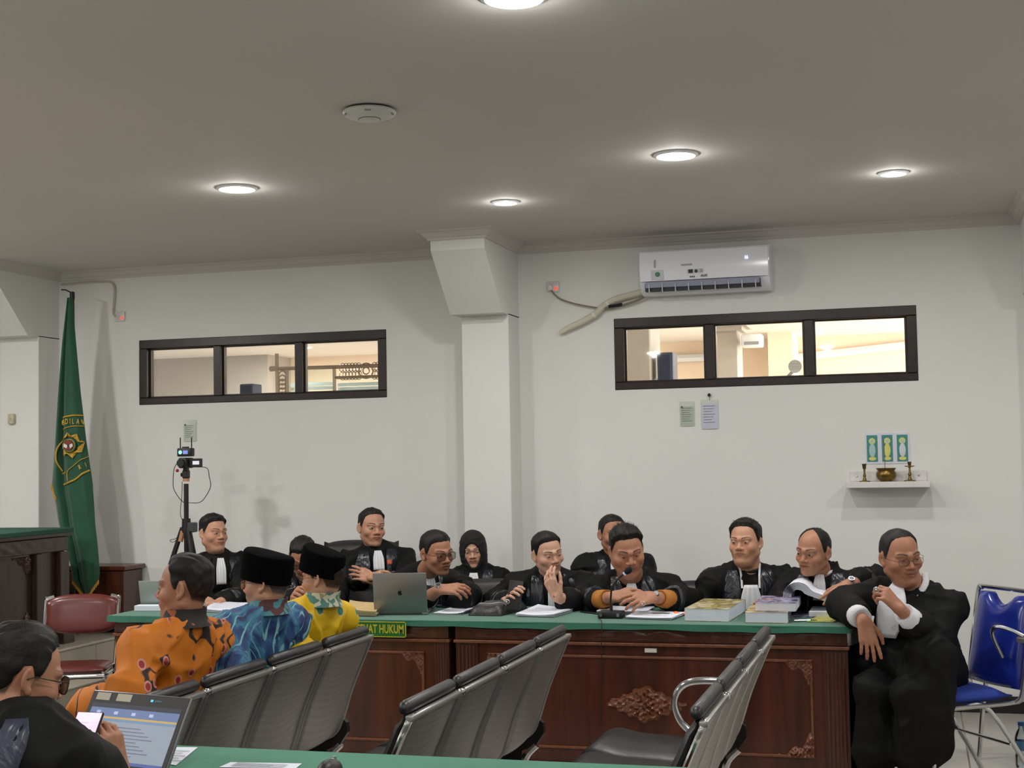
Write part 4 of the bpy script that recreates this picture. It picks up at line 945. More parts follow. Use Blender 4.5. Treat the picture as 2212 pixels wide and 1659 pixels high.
def rotz(a): c, s = math.cos(a), math.sin(a); return np.array([[c, -s, 0], [s, c, 0], [0, 0, 1.]])
def rotx(a): c, s = math.cos(a), math.sin(a); return np.array([[1, 0, 0], [0, c, -s], [0, s, c]])
def roty(a): c, s = math.cos(a), math.sin(a); return np.array([[c, 0, s], [0, 1, 0], [-s, 0, c]])

M_skin = vcol('skin', .48, .12, 300, .35); M_hair = vcol('hair', .55, .6, 260, .3); M_eye = vcol('eye', .15, 0, 100, .6)
def satin(t, v, c):
    nz = t.n('ShaderNodeTexNoise', i_Scale=7.0, i_Detail=3.0, i_Distortion=1.5); t.l(t.co((1.4, 1.4, .8)), nz.inputs['Vector']); t.bump(nz.outputs[0], .6, .03)
M_robe = mat('black_robe_wool', srgb(12, 12, 13), .7, var=.15, vscale=12, bump=.08, bscale=250, spec=.2)
M_satin = mat('black_satin', srgb(26, 28, 36), .30, var=.15, vscale=9, spec=.55, fn=satin)
M_bib = mat('white_cotton', srgb(214, 214, 218), .8, var=.03, vscale=30, bump=.15, bscale=120)
M_velvet = mat('black_velvet', srgb(6, 6, 7), .95, var=.2, vscale=20, spec=.05)
M_frame = mat('glasses_metal', srgb(60, 54, 50), .3, .7); M_lens = glassmat('lens_glass', (.97, .97, .97), .05)

# ---- head (local: x = the person's right, y = forward, z = up, eyes at z = 0)
def head_mesh(Nl, o):
    jw, fat, nk = o.get('jaw', 1), o.get('fat', 0), o.get('neck', 1); sm = o.get('smile', 0); op = o.get('open', 0)
    Nl = np.array(Nl); lo = np.minimum([-.11, -.13, -.15], Nl - .085); hi = np.maximum([.11, .135, .135], Nl + .085)
    F = Fld(lo, hi, o.get('vox', .0033))
    F.op(ell((0, -.012, .028), (.0735, .093, .084)), .01)
    F.op(ell((0, .014, -.036), (.0605 * jw + fat * .005, .066, .080)), .03)
    F.op(rc((0, -.022, -.045), Nl, .050 * nk, .060 * nk), .022)
    for s in (-1, 1):
        F.op(rc((s * .048 * jw, -.008, -.058), (s * .021, .056, -.101), .0185 + fat * .003, .016), .024)
        F.op(ell((s * (.042 + .003 * sm), .049, -.028 + .004 * sm), (.023, .026 + .004 * sm, .024)), .022)
        F.op(rc((0, .083, .017), (s * .046, .066, .021), .010, .009), .012)
    F.op(ell((0, .071, -.103), (.018 + fat * .003, .016, .015)), .016)
    if fat: F.op(ell((0, .025, -.112), (.042, .04, .025)), .03)
    F.op(rc((0, .0775, .010), (0, .0965, -.029), .0072, .0118), .010)
    for s in (-1, 1): F.op(ell((s * .0152, .0875, -.0335), (.0090, .0105, .0076)), .006)
    F.op(ell((0, .068, -.062), (.037, .020, .028)), .018)
    cz_, cx_ = -.061 + .006 * sm, .0255 + .005 * sm
    for s in (-1, 1):
        F.op(rc((s * cx_, .079 - .004 * sm, cz_), (0, .0890, -.0572), .0030, .0046), .005)
        F.op(rc((s * (cx_ - .002), .079 - .004 * sm, cz_ - .002), (0, .0880, -.0680 - .007 * op), .0032, .0054), .005)
        F.op(ell((s * .0325, .097, .002), (.0165, .0165, .0095)), .011, sub=True)
        F.op(ell((s * .0315, .0665, 0), (.0148, .0142, .0142)), .004)
        Me = rotz(s * .45)
        F.op(ell((s * .0775, -.016, -.002), (.0062, .0175, .0285), Me), .006); F.op(ell((s * .0755, -.008, -.028), (.006, .009, .011)), .006)
        F.op(ell((s * .0845, -.013, .0), (.0060, .0105, .019), Me), .004, sub=True)
    if sm or op: F.op(ell((0, .0925, -.0625 - .003 * op), (.012 + .006 * sm, .008, .002 + .0035 * op + .001 * sm)), .003, sub=True)
    V, Q = F.mesh(); 
    # colour painted on the skin itself: lips, brows, stubble, scalp under the hair, eye-socket shade
    x, y, z = V.T; ax = np.abs(x); sk = np.array(o['skin']); C = np.tile(sk, (len(V), 1)); hc = np.array(o.get('hair', (.0075, .0065, .006)))
    def paint(m, c): C[:] = C * (1 - m[:, None]) + np.array(c) * m[:, None]
    front = ss(.03, .06, y)
    paint(.35 * np.exp(-((ax - .04) ** 2 + (z + .03) ** 2) / .0006) * front, sk * [1.12, .86, .8])
    paint(.3 * np.exp(-((x) ** 2 + (z + .03) ** 2) / .0003) * front, sk * [1.1, .85, .8])
    paint(.35 * np.exp(-((ax - .032) ** 2 / .0004 + (z + .002) ** 2 / .00014)) * front, sk * [.62, .55, .52])  # shade of the eye sockets painted into the skin
    lipz = -.0615 + (.006 * sm) * (ax / .025) ** 2; lipw = (.0105 + .003 * op) * np.sqrt(np.clip(1 - (ax / (cx_ + .003)) ** 2, 0, 1)) + 1e-4
    paint(.8 * ss(1.15, .75, np.abs(z - lipz + .002 + .003 * op) / lipw) * ss(.066, .076, y), sk * o.get('lip', [.82, .56, .55]))
    paint(.85 * np.exp(-((z - lipz + .0005) / (.0016 + .0012 * op)) ** 2) * ss(cx_ * (1.05 - .25 * bool(o.get('teeth'))), cx_ * (.9 - .2 * bool(o.get('teeth'))), ax) * front, sk * .22 )
    if op:
        zc = lipz - .0035 * op; e = (x / (cx_ * .8)) ** 2 + ((z - zc) / (.0015 + .0036 * op)) ** 2; paint(.95 * ss(1.25, .75, e) * front, sk * .13)
        if o.get('teeth'): paint(.95 * ss(1.1, .7, e) * ss(-.0012, .0008, z - zc) * front, np.array([.60, .56, .50]))
    paint(.8 * np.exp(-((ax - .007) ** 2 + (z + .0415) ** 2) / .000012) * (y > .085), sk * .2)
    t = (ax - .012) / .041; bz = .0215 + .006 * np.sin(np.clip(t, 0, 1) * 2.2) + o.get('brow', 0); bw = .0046 * (1 - .5 * np.clip(t, 0, 1))
    paint(.95 * ss(1.25, .6, np.abs(z - bz) / bw) * ss(-.06, .08, t) * ss(1.08, .9, t) * ss(.035, .05, y), hc * 1.6 + sk * .06)
    st = o.get('stubble', .12); bd = ss(-.036, -.05, z) * ss(-.02, .03, y) * ss(-.125, -.11, z); paint(st * bd, hc * 2 + sk * .25)
    mo = o.get('moustache', 0); paint(mo * np.exp(-((z + .0485 - .003 * sm) / .0035) ** 2) * (ax < .022) * (y > .075), hc * 2)
    paint(o.get('goatee', 0) * np.exp(-((z + .083) ** 2 + x ** 2) / .00022) * (y > .06), hc * 2)
    g = hairline(x, y, z, o); paint(o.get('scalp', .9) * ss(-.004, .012, g), hc * 1.3 + sk * .04)
    # dark line between the lips
    n = 24; hw_ = cx_ + .001; us = np.linspace(-1, 1, n + 1); L = []
    for sgn in (-1, 1):
        xx = us * hw_; zz = -.0612 + .006 * sm * us ** 2 + .0012 * np.abs(us) - .0035 * op * (1 - us ** 2); yy = .0946 - .0125 * np.abs(us) ** 1.7 - .004 * sm * us ** 2 - .001 * op
        L.append(np.stack([xx, yy, zz + sgn * .0011 * (1 - .5 * us ** 2) * (1 + 0 * op)], 1))
    b0 = len(V); V = np.concatenate([V, L[0], L[1]]); Q = np.concatenate([Q, np.array([(b0 + i, b0 + i + 1, b0 + n + 2 + i, b0 + n + 1 + i) for i in range(n)])]); C = np.concatenate([C, np.tile(sk * .16, (2 * (n + 1), 1))])
    V = V.copy(); V[:, 2] += .008 * ss(-.005, -.10, V[:, 2]); return V, Q, C
def hairline(x, y, z, o):
    """> 0 where hair grows"""
    a = np.degrees(np.arctan2(np.abs(x), y + .005)); fr = o.get('hairfront', .072) + .009
    zh = np.interp(a, [0, 25, 42, 56, 66, 75, 84, 93, 108, 130, 180], [fr, fr - .001, fr - .006, fr - .016, .030, -.002, -.004, .030, .028, -.045, -.06])
    return z - zh
def hair_mesh(o):
    tt, tsd = o.get('top', .018) * .68, o.get('side', .006) * .45; vox = o.get('hvox', .0034)
    F = Fld((-.115, -.14, -.08), (.115, .13, .16), vox); X, Y, Z = np.meshgrid(*F.ax, indexing='ij', sparse=True)
    k = ell((0, -.012, .028), (.0735, .093, .084))[2](X, Y, Z); up = ss(.035, .085, Z) * (1 + .3 * ss(-.02, .08, Y))
    th = (tsd + (tt - tsd) * up) * (.12 + .88 * ss(.0, .034, hairline(X, Y, Z, o))) + .0006; P = np.stack(np.broadcast_arrays(X * 90, Y * 26, Z * 40), -1).reshape(-1, 3)
    nz = (vnoise(P[:, [0, 1, 2]]) - .5).reshape(k.shape); d = k - th - nz * o.get('rough', .006)
    g = -hairline(X, Y, Z, o) * .75; kk = .005; h = np.clip(.5 - .5 * (d - g) / kk, 0, 1); F.F[:] = d + (g - d) * h + kk * h * (1 - h)
    V, Q = F.mesh(); hc = np.array(o.get('hair', (.0075, .0065, .006))); n = vnoise(V * [160, 40, 60])
    C = hc * (.6 + 1.0 * n[:, None]); gr = o.get('grey', 0)
    if gr: m = gr * ss(.05, -.03, V[:, 2]) * (.35 + .65 * ss(.3, .8, n)); C = C * (1 - m[:, None]) + .11 * m[:, None]
    fade = o.get('fade', .35) * ss(.03, -.03, V[:, 2]) * ss(.04, .075, np.abs(V[:, 0]) + .5 * np.abs(np.minimum(V[:, 1], 0))); C = C * (1 - fade[:, None]) + np.array(o['skin']) * .45 * fade[:, None]
    sp = o.get('spikes', 0); T = []
    if sp:       # small combed tufts on the crown
        N = vnormals(V, Q); cand = np.where((V[:, 2] > o.get('spikez', .085)))[0]; rs = np.random.RandomState(5); pick = rs.choice(cand, min(sp, len(cand)), False); b0 = len(V); nv, nc = [], []
        for i in pick:
            n_ = N[i]; dr = unit(n_ + np.array([rs.uniform(-.5, .5), rs.uniform(-.1, .7), rs.uniform(0, .5)])); a = unit(np.cross(n_, [.3, .9, .2])); b = np.cross(dr, a); L = rs.uniform(.009, .018) * o.get('spikelen', 1); r = .0022
            q = len(nv) + b0; nv += [V[i] - n_ * .004 + a * r, V[i] - n_ * .004 - a * r * .5 + b * r * .87, V[i] - n_ * .004 - a * r * .5 - b * r * .87, V[i] + dr * L]; nc += [hc] * 4
            T += [(q, q + 1, q + 3), (q + 1, q + 2, q + 3), (q + 2, q, q + 3)]
        V = np.concatenate([V, np.array(nv, np.float32)]); C = np.concatenate([C, np.array(nc)])
    return V, Q, C, (np.array(T) if T else None)
def eye_mesh(o):
    op, gx, gz = o.get('eyes', .75), *o.get('gaze', (0, 0)); V, Q, C = [], [], []
    for s in (-1, 1):
        nu, nv = 16, 8; b = len(V); cx = s * .0315
        for i in range(nu + 1):
            for j in range(nv + 1):
                u, v = i / nu * 2 - 1, j / nv * 2 - 1; h = .0066 * op * max(0, 1 - u * u) ** .65; X = u * .0142; Z = v * h + .0012 * s * u - .0005
                Y = .0665 + math.sqrt(max(1e-8, (.0150 ** 2) - X * X - Z * Z)) * .99 + .0019
                if abs(u) > .9: Y -= .0012
                V.append((cx + X, Y, Z)); d = math.hypot(X - gx * .0035, Z - gz * .0025)
                c = (.02, .012, .008) if d < .0060 else (.36, .335, .31)
                if v > .58: c = (.012, .009, .008)
                elif v < -.8: c = tuple(k * .5 for k in o['skin'])
                C.append(c)
        for i in range(nu):
            for j in range(nv): q = b + i * (nv + 1) + j; Q.append((q, q + nv + 1, q + nv + 2, q + 1))
    return np.array(V), np.array(Q), np.array(C)
def glasses(o, M, c, base, parent, style):
    """frames in head space transformed to the world"""
    w2h = lambda p: tuple(M @ np.array(p, float) + c - base)
    t = MB(); r = style.get('r', .0014); hw, hh, cxx = style.get('w', .0235), style.get('h', .016), .033; dz = style.get('dz', -.004); yf = style.get('y', .0945); sq = style.get('sq', 3.2)
    L = MB()
    for s in (-1, 1):
        pts = []
        for k in range(28):
            a = 2 * math.pi * k / 28; ca, sa = math.cos(a), math.sin(a); e = 2 / sq
            pts.append((s * cxx + hw * math.copysign(abs(ca) ** e, ca), yf - .25 * abs(s * cxx + hw * ca) ** 1.0 * .35, dz + hh * math.copysign(abs(sa) ** e, sa)))
        t.tube([w2h(p) for p in pts], r, 6, closed=True)
        L.b.faces.new([L.b.verts.new(w2h(p)) for p in pts])
        t.tube([w2h(p) for p in ((s * (cxx + hw), yf - .006, dz + hh * .5), (s * .074, .06, .004), (s * .082, .0, .008), (s * .080, -.028, -.004))], r * .9, 6)
    t.tube([w2h(p) for p in ((-(cxx - hw), yf - .002, dz + .003), (0, yf + .002, dz + .006), (cxx - hw, yf - .002, dz + .003))], r, 6)
    g = t.obj('glasses', style.get('m', M_frame), parent, smooth=180); L.obj('lens', M_lens, g)

# ---- hands
def hand_prims(W, d, n, side, curl, spread=.12, sc=1.0, thumb=(.7, .35)):
    """W wrist, d towards the knuckles, n back-of-hand normal, side +1: thumb on d x n side; curl: five (index..little, thumb)"""
    d = unit(d); n = unit(np.array(n) - d * np.dot(n, d)); s = np.cross(d, n) * side; P = []; W = np.array(W)
    base = [(.030, .092, .073), (.010, .096, .080), (-.011, .092, .074), (-.030, .083, .058)]
    for i, (bx, by, L) in enumerate(base):
        kn = W + (s * bx + d * by) * sc; P.append((rc(W + s * bx * .55 * sc + d * .012 * sc, kn, .0145 * sc, .0108 * sc), .014))
        c = curl[i]; ang = 0.0; p = kn; rr = (.0092, .0086, .0080, .0070) if i < 3 else (.0080, .0074, .0068, .0060)
        fs = s * spread * (1.2, .25, -.6, -1.5)[i]
        for j, (f, k) in enumerate(((.47, .9), (.30, 1.1), (.23, .7))):
            ang += c * k; dr = unit(d * math.cos(ang) - n * math.sin(ang) + fs * max(0, math.cos(ang))); q = p + dr * L * f * sc; P.append((rc(p, q, rr[j] * sc, rr[j + 1] * sc), .004)); p = q
    tb = W + (s * .026 + d * .022 - n * .008) * sc; P.append((rc(W + s * .012 * sc + d * .01 * sc, tb, .014 * sc, .0145 * sc), .014)); p = tb
    o_, in_ = thumb
    for j, (f, r0, r1) in enumerate(((.044, .0135, .0105), (.032, .0102, .0092), (.026, .0090, .0072))):
        a = o_ * (1 - .25 * j) - curl[4] * .5 * j; dr = unit(d * math.cos(a) + s * math.sin(a) - n * (in_ + curl[4] * .45 * j)); q = p + dr * f * sc; P.append((rc(p, q, r0 * sc, r1 * sc), .006)); p = q
    return P
def hand_mesh(E, W, hd, skin, vox=.0038):
    """forearm + hand as one continuous surface"""
    E, W = np.array(E), np.array(W); sc = hd.get('sc', 1.0); P = hand_prims(W, hd['d'], hd['n'], hd.get('side', 1), hd.get('curl', (.3,) * 5), hd.get('spread', .1), sc, hd.get('thumb', (.7, .35)))
    lo = np.min([p[0][0] for p in P], 0); hi = np.max([p[0][1] for p in P], 0); A = W + (E - W) * min(1.0, .17 / (np.linalg.norm(E - W) + 1e-6)); lo = np.minimum(lo, np.minimum(A, W) - .04); hi = np.maximum(hi, np.maximum(A, W) + .04)
    F = Fld(lo - .01, hi + .01, vox); F.op(rc(A, W, .040, .0275), .02)
    for p, k in P: F.op(p, k)
    V, Q = F.mesh(); C = np.tile(np.array(skin), (len(V), 1)); d = unit(hd['d']); t = (V - W) @ d
    nn = vnoise(V * 90); C *= (.88 + .24 * nn[:, None]); k = ss(.12, .19, t)[:, None] * .35; C = C * (1 - k) + C * [1.1, .85, .82] * k
    return V, Q, C

# ---- the whole figure
def merge(parts):
    V, Q, C, b = [], [], [], 0
    for v, q, c in parts: V.append(v); Q.append(q + b); C.append(c); b += len(v)
    return np.concatenate(V), np.concatenate(Q), np.concatenate(C)
def drape(Fd, fr, ds, pts, off, nu_mat, name, parent, base, thick=.004, pleat=0, nw=8):
    """cloth strip laid on the front of the torso; pts: (centre, half-width) rows in world space, fr = outward direction, ds = sideways"""
    rows = []
    for c, hw in pts:
        row = []
        for j in range(nw + 1):
            q = np.array(c) + ds * hw * (j / nw * 2 - 1); T = np.linspace(.32, -.22, 110); P = q + fr * T[:, None]; f = Fd.sample(P); k = np.where(f < 0)[0]
            t = T[k[0] - 1] + (T[1] - T[0]) * f[k[0] - 1] / (f[k[0] - 1] - f[k[0]]) if len(k) and k[0] > 0 else None
            row.append(None if t is None else q + fr * (t + off + pleat * math.sin(j / nw * math.pi * 7)))
        good = [r for r in row if r is not None]
        if not good: continue
        row = [r if r is not None else good[0] if j < nw / 2 else good[-1] for j, r in enumerate(row)]; rows.append(row)
    if len(rows) < 2: return None
    # smooth the depth along the strip
    A = np.array(rows)
    for _ in range(2): A[1:-1] = (A[:-2] + 2 * A[1:-1] + A[2:]) / 4
    mb_ = MB(); nr = len(A) - 1; mb_.grid(lambda u, v: tuple(A[min(nr, round(u * nr)), min(nw, round(v * nw))] - base), nr, nw, tuple(-fr * thick)); return mb_.obj(name, nu_mat, parent, smooth=180)
def person(label, o, name='person'):
    """o: head (px, py, Y), turn, pitch, tilt, N (px, py, Y), tturn, arms etc."""
    hp = np.array(atY(*o['head'])) if len(o['head']) == 3 else np.array(o['head'][:3]); px = o['head'][0]; az = o.get('az', bearing(px) + o.get('turn', 0)); hs = o.get('hs', 1.0)
    M = rotz(R(az + 180)) @ rotx(-R(o.get('pitch', 0))) @ roty(-R(o.get('tilt', 0))) * hs
    N = np.array(atY(*o['N'])); taz = o.get('taz', bearing(o['N'][0]) + o.get('tturn', 0)); f = np.array([math.sin(R(taz)), -math.cos(R(taz)), 0]); s = np.cross(f, [0, 0, 1.])   # s = person's right
    Pv = np.array(o['pelvis']) if 'pelvis' in o else np.array([N[0], N[1], .50]) - f * o.get('lean', .08); Pv = np.array(Pv, float)
    base = np.array([Pv[0], Pv[1], 0]); u = unit(N - Pv); sr = unit(s + u * math.tan(R(o.get('shroll', 0)))); hw = o.get('hw', .185) * .94; fat = o.get('fatb', 1.0)
    SR, SL = N - u * .055 + sr * hw, N - u * .055 - sr * hw; S = {'r': SR, 'l': SL}
    # viewer-left / viewer-right arms given in pixels; 'vl' is the person's right when facing us
    arms = {}
    for key, (e, w) in o.get('arms', {}).items(): arms[key] = (np.array(atY(*e)), np.array(atY(*w)))
    # robe / shirt volume
    kn = o.get('knees'); ft = o.get('feet')
    if kn is None: kn = [Pv + f * .40 + s * q * .12 + np.array([0, 0, -.02]) for q in (1, -1)]; ft = [k + f * .04 + np.array([0, 0, -k[2] + .06]) for k in kn]
    allp = [N, SR, SL, Pv] + list(kn) + list(ft) + [p for a in arms.values() for p in a]
    allp += [np.array(atY(*p)) for q in o.get('addrc', ()) for p in q[:2]]; lo = np.min(allp, 0) - .2; hi = np.max(allp, 0) + .16; lo[2] = max(lo[2], .0)
    F = Fld(lo, hi, o.get('bvox', .012)); fr3 = np.stack([s, np.cross(u, s), u], 1)
    F.op(rc(SL, SR, .060, .060), .04); F.op(ell(N - u * .17 + f * .012, (hw * .98, .118 * fat, .185), fr3), .07); F.op(ell(N - u * .36 + f * .02 * fat, (hw * .92, .128 * fat, .20), fr3), .08)
    F.op(ell(Pv + u * .02, (.195, .16, .14), fr3), .08)
    for sh in (SR, SL): F.op(rc(N + u * .012 - f * .012, sh, .052, .058), .04)
    if o.get('addfirst'):
        for a_, b_, r0, r1 in o['addrc']: F.op(rc(atY(*a_), atY(*b_), r0, r1), .06)
    FT = Fld(lo, hi, F.v); FT.F[:] = F.F
    thr = o.get('thigh', .095)
    for k_, f_, q in zip(kn, ft, (1, -1)):
        F.op(rc(Pv + s * q * .085, k_, thr, .08), .06); F.op(rc(k_, f_, .072, o.get('hemr', .075)), .04)
    for a_, b_, r0, r1 in o.get('addrc', ()): F.op(rc(atY(*a_), atY(*b_), r0, r1), .06)
    slr = o.get('sleeve', .064)
    for key, (E, W) in arms.items():
        sh = S['r'] if key == o.get('rkey', 'vl') else S['l']; F.op(rc(sh, E, slr * .98, slr), .035); W2 = E + (W - E) * o.get('slen', .80); F.op(rc(E, W2, slr, slr * o.get('cuff', .88)), .03)
    V, Q = F.mesh(); Nn = vnormals(V, Q); am = o.get('fold', .012)
    L_ = (V - base); wq = np.stack([vnoise(L_ * 6 + 1), vnoise(L_ * 6 + 9), vnoise(L_ * 6 + 17)], 1) * .12; L_ = L_ + wq; sd = o.get('seed', 0) * 3.1
    rg = lambda sc_, k: (1 - np.abs(2 * vnoise(L_ * sc_ + sd + k) - 1))
    V = V + Nn * (am * (1.7 * rg([13, 13, 4], 0) ** 3 + 1.2 * rg([6, 6, 11], 5) ** 3 + .25 * vnoise(L_ * [30, 30, 16] + 7.3) - .8))[:, None]
    # skin parts: head with neck, forearms with hands, and a slim core that joins them
    parts = []; Mi = np.linalg.inv(M); hv, hq, hcol = head_mesh(Mi @ (N - u * .02 - hp), o); parts.append((hv @ M.T + hp, hq, hcol))
    K = Fld(np.min(allp, 0) - .12, np.max(allp, 0) + .12, .028); K.op(ell(N - u * .2, (hw * .62, .07, .2), fr3), .05); K.op(ell(Pv + u * .04, (.12, .09, .1), fr3), .06); K.op(rc(N - u * .02, N - u * .15, .045, .06), .03)
    for key, (E, W) in arms.items():
        sh = S['r'] if key == o.get('rkey', 'vl') else S['l']; K.op(rc(N - u * .1, sh, .04, .036), .03); K.op(rc(sh, E, .036, .032), .02); K.op(rc(E, E + (W - E) * .6, .032, .026), .02)
    for k_, f_, q in zip(kn, ft, (1, -1)): K.op(rc(Pv + s * q * .085, k_, .05, .042), .04); K.op(rc(k_, f_, .042, .03), .03)
    kv, kq = K.mesh(); parts.append((kv, kq, np.tile(np.array(o['skin']), (len(kv), 1))))
    for key, hd in o.get('hands', {}).items():
        E, W = arms[key]; hd = dict(hd)
        if 'to' in hd: hd['d'] = np.array(atY(*hd['to'])) - W
        if 'd' not in hd: hd['d'] = W - E
        parts.append(hand_mesh(E, W, hd, o['skin']))
    bv, bq, bc = merge(parts)
    root = link(name, np_mesh('person_body', bv - base, bq, M_skin, bc), None, base); tag(root, label, 'person')
    robe = link(o.get('garment', 'robe'), np_mesh('garment', V - base, Q, o.get('gm', M_robe)), root)
    if o.get('hairon', True):
        a, b, c, T = hair_mesh(o); link('hair', np_mesh('hair', (a @ M.T) + hp - base, b, M_hair, c, tris=T), root)
    a, b, c = eye_mesh(o); link('eyes', np_mesh('eyes', (a @ M.T) + hp - base, b, M_eye, c), root)
    if 'glasses' in o: glasses(o, M, hp, base, root, o['glasses'])
    up_ = u
    if o.get('lawyer', True):
        # satin facings down the front, white bands, satin cuffs
        for q in (-1, 1):
            pts = [(N + u * (.01 - .052 * k) + s * q * (.085 + .018 * math.sin(k / 8 * 3)) , .048 if k else .03) for k in range(9)]
            if not o.get('nosatin'): drape(FT, unit(f + u * .15), s, pts, .019, M_satin, 'satin_facing', robe, base, nw=6)
            cp = [N + u * .055 - f * .055 + s * q * .02, N + u * .04 - f * .03 + s * q * .062, N + u * .01 + f * .025 + s * q * .066, N - u * .05 + f * .085 + s * q * .052]
            MB().tube([p - base for p in smoothpts(cp, 4)], .012, 8, ry=.006).obj('robe_collar', M_satin, robe, smooth=180)
        bw = o.get('bib', .030); bl = o.get('biblen', .17); b0 = o.get('bibtop', .012)
        if bw:
            pts = [(N + u * (b0 - .012 - bl * k / 10) + s * o.get('bibx', 0), bw * (.62 + .38 * min(1, k / 4))) for k in range(11)]
            drape(FT, unit(f + u * .15), s, pts, o.get('biboff', .026), M_bib, 'white_bands', root, base, pleat=.0022, nw=14)
        if 'collar' in o: MB().tube([N + u * (.030 - .02 * math.cos(a_)) + (f * math.cos(a_) + s * math.sin(a_)) * .061 + f * .006 - base for a_ in np.linspace(0, 2 * math.pi, 21)[:-1]], .006, 6, closed=True, ry=.012, ref=tuple(u)).obj('shirt_collar', o['collar'], root, smooth=180)
        for key, (E, W) in arms.items():
            if o.get('nocuff'): continue
            a_, b_ = E + (W - E) * .42, E + (W - E) * (o.get('slen', .8) + .015); r = slr * 1.06; mbc = MB(); dv = b_ - a_
            mbc.skin([mbc.ring(a_ - base, dv, r * 1.0, 20), mbc.ring((a_ + b_) / 2 - base, dv, r * .99, 20), mbc.ring(b_ - base, dv, r * .97, 20), mbc.ring(b_ - base - dv * .02, dv, r * .80, 20), mbc.ring(b_ - base - dv * .12, dv, r * .72, 20)], False, True)
            for v in mbc.b.verts: v.co += Vector((vnoise(np.array([[v.co.x * 30 + 5, v.co.y * 30, v.co.z * 30]]))[0] - .5,) * 3) * .012
            mbc.obj('satin_cuff', M_satin, robe, smooth=180)
    for key, w in o.get('undersleeves', {}).items():
        E, W = arms[key]; t0, t1, r0, r1, m = w; dv = W - E
        mbc = MB(); mbc.skin([mbc.ring(E + dv * t0 - base, dv, r0, 18), mbc.ring(E + dv * (t0 + t1) / 2 - base, dv, (r0 + r1) / 2 * 1.04, 18), mbc.ring(E + dv * t1 - base, dv, r1, 18), mbc.ring(E + dv * (t1 - .02) - base, dv, r1 * .86, 18)], True, True); mbc.obj('shirt_sleeve', m, root, smooth=180)
    for key, w in o.get('watch', {}).items():
        E, W = arms[key]; dv = unit(W - E); c_ = W - dv * w.get('back', .018) - base; hd = o['hands'][key]; n_ = unit(np.array(hd['n'])); wt = MB()
        wt.tube([c_ + (n_ * math.cos(a_) + np.cross(dv, n_) * math.sin(a_)) * .0305 for a_ in np.linspace(0, 2 * math.pi, 21)[:-1]], .0032, 6, closed=True, ry=.0085, ref=tuple(dv)); wo = wt.obj('watch', w['m'], root, smooth=180)
        if w.get('dial', True):
            MB().cyl(c_ + n_ * .029, c_ + n_ * .039, .0165, .0155, 18).obj('watch_case', w['m'], wo); MB().cyl(c_ + n_ * .039, c_ + n_ * .0395, .0125, n=18).obj('watch_dial', mat('watch_dial', srgb(40, 46, 60), .3), wo)
    if 'extra' in o: o['extra'](root, base, M, hp, N, u, f, s, FT, arms)
    return root
# ================================================================== the cast
SKA, SKB, SKC, SKD = srgb(190, 142, 116), srgb(174, 124, 98), srgb(170, 120, 95), srgb(202, 158, 134)
UP = np.array([0, 0, 1.0]); TOC = np.array([.28, -.96, 0])      # up; towards the camera side
M_silver = mat('watch_steel', (.62, .62, .62), .25, .9); M_wblack = mat('watch_black', srgb(26, 26, 28), .4)
M_must = mat('mustard_cotton', srgb(176, 112, 38), .75, var=.15, vscale=20, bump=.2, bscale=200)
def ring_on(root, base, p, m, r=.0105):
    MB().tube([np.array(p) - base + np.array([r * math.cos(a_), 0, r * math.sin(a_)]) for a_ in np.linspace(0, 2 * math.pi, 15)[:-1]], .003, 6, closed=True).sphere(np.array(p) - base + np.array([0, -.011, 0]), .0055, 10, 6).obj('ring', m, root, smooth=180)

def c1():
    person('man in black robe watching from the far left, beside the camera tripod', dict(head=(461, 1152, 7.85), turn=33, pitch=-2, tilt=2, hs=.98, skin=SKA, jaw=1.12, fat=.8, top=.024, side=.008, hairfront=.066, eyes=.62, gaze=(-.7, 0), stubble=.05,
        N=(472, 1208, 7.88), tturn=8, hw=.175, bibx=.0, arms={'vl': ((408, 1292, 7.70), (450, 1300, 7.38)), 'vr': ((528, 1288, 7.66), (478, 1300, 7.36))}, hands={'vl': dict(n=UP, side=-1, curl=(.3,) * 5), 'vr': dict(n=UP, side=1, curl=(.3,) * 5)}, seed=1))
def c2():
    person('man bowed over the table in glasses, half hidden behind the two black caps', dict(head=(654, 1203, 7.66), turn=-6, pitch=34, tilt=0, hs=.98, skin=SKB, top=.020, side=.008, hairfront=.064, eyes=.25, glasses=dict(r=.0016),
        N=(662, 1250, 7.82), tturn=0, hw=.18, lean=.02, arms={'vl': ((600, 1300, 7.60), (640, 1294, 7.26)), 'vr': ((718, 1296, 7.62), (670, 1304, 7.30))},
        hands={'vl': dict(to=(636, 1270, 7.14), n=TOC * .8 + UP * .5, side=-1, curl=(.75, .75, .7, .7, .5)), 'vr': dict(n=UP, side=1, curl=(.4,) * 5)}, seed=2))
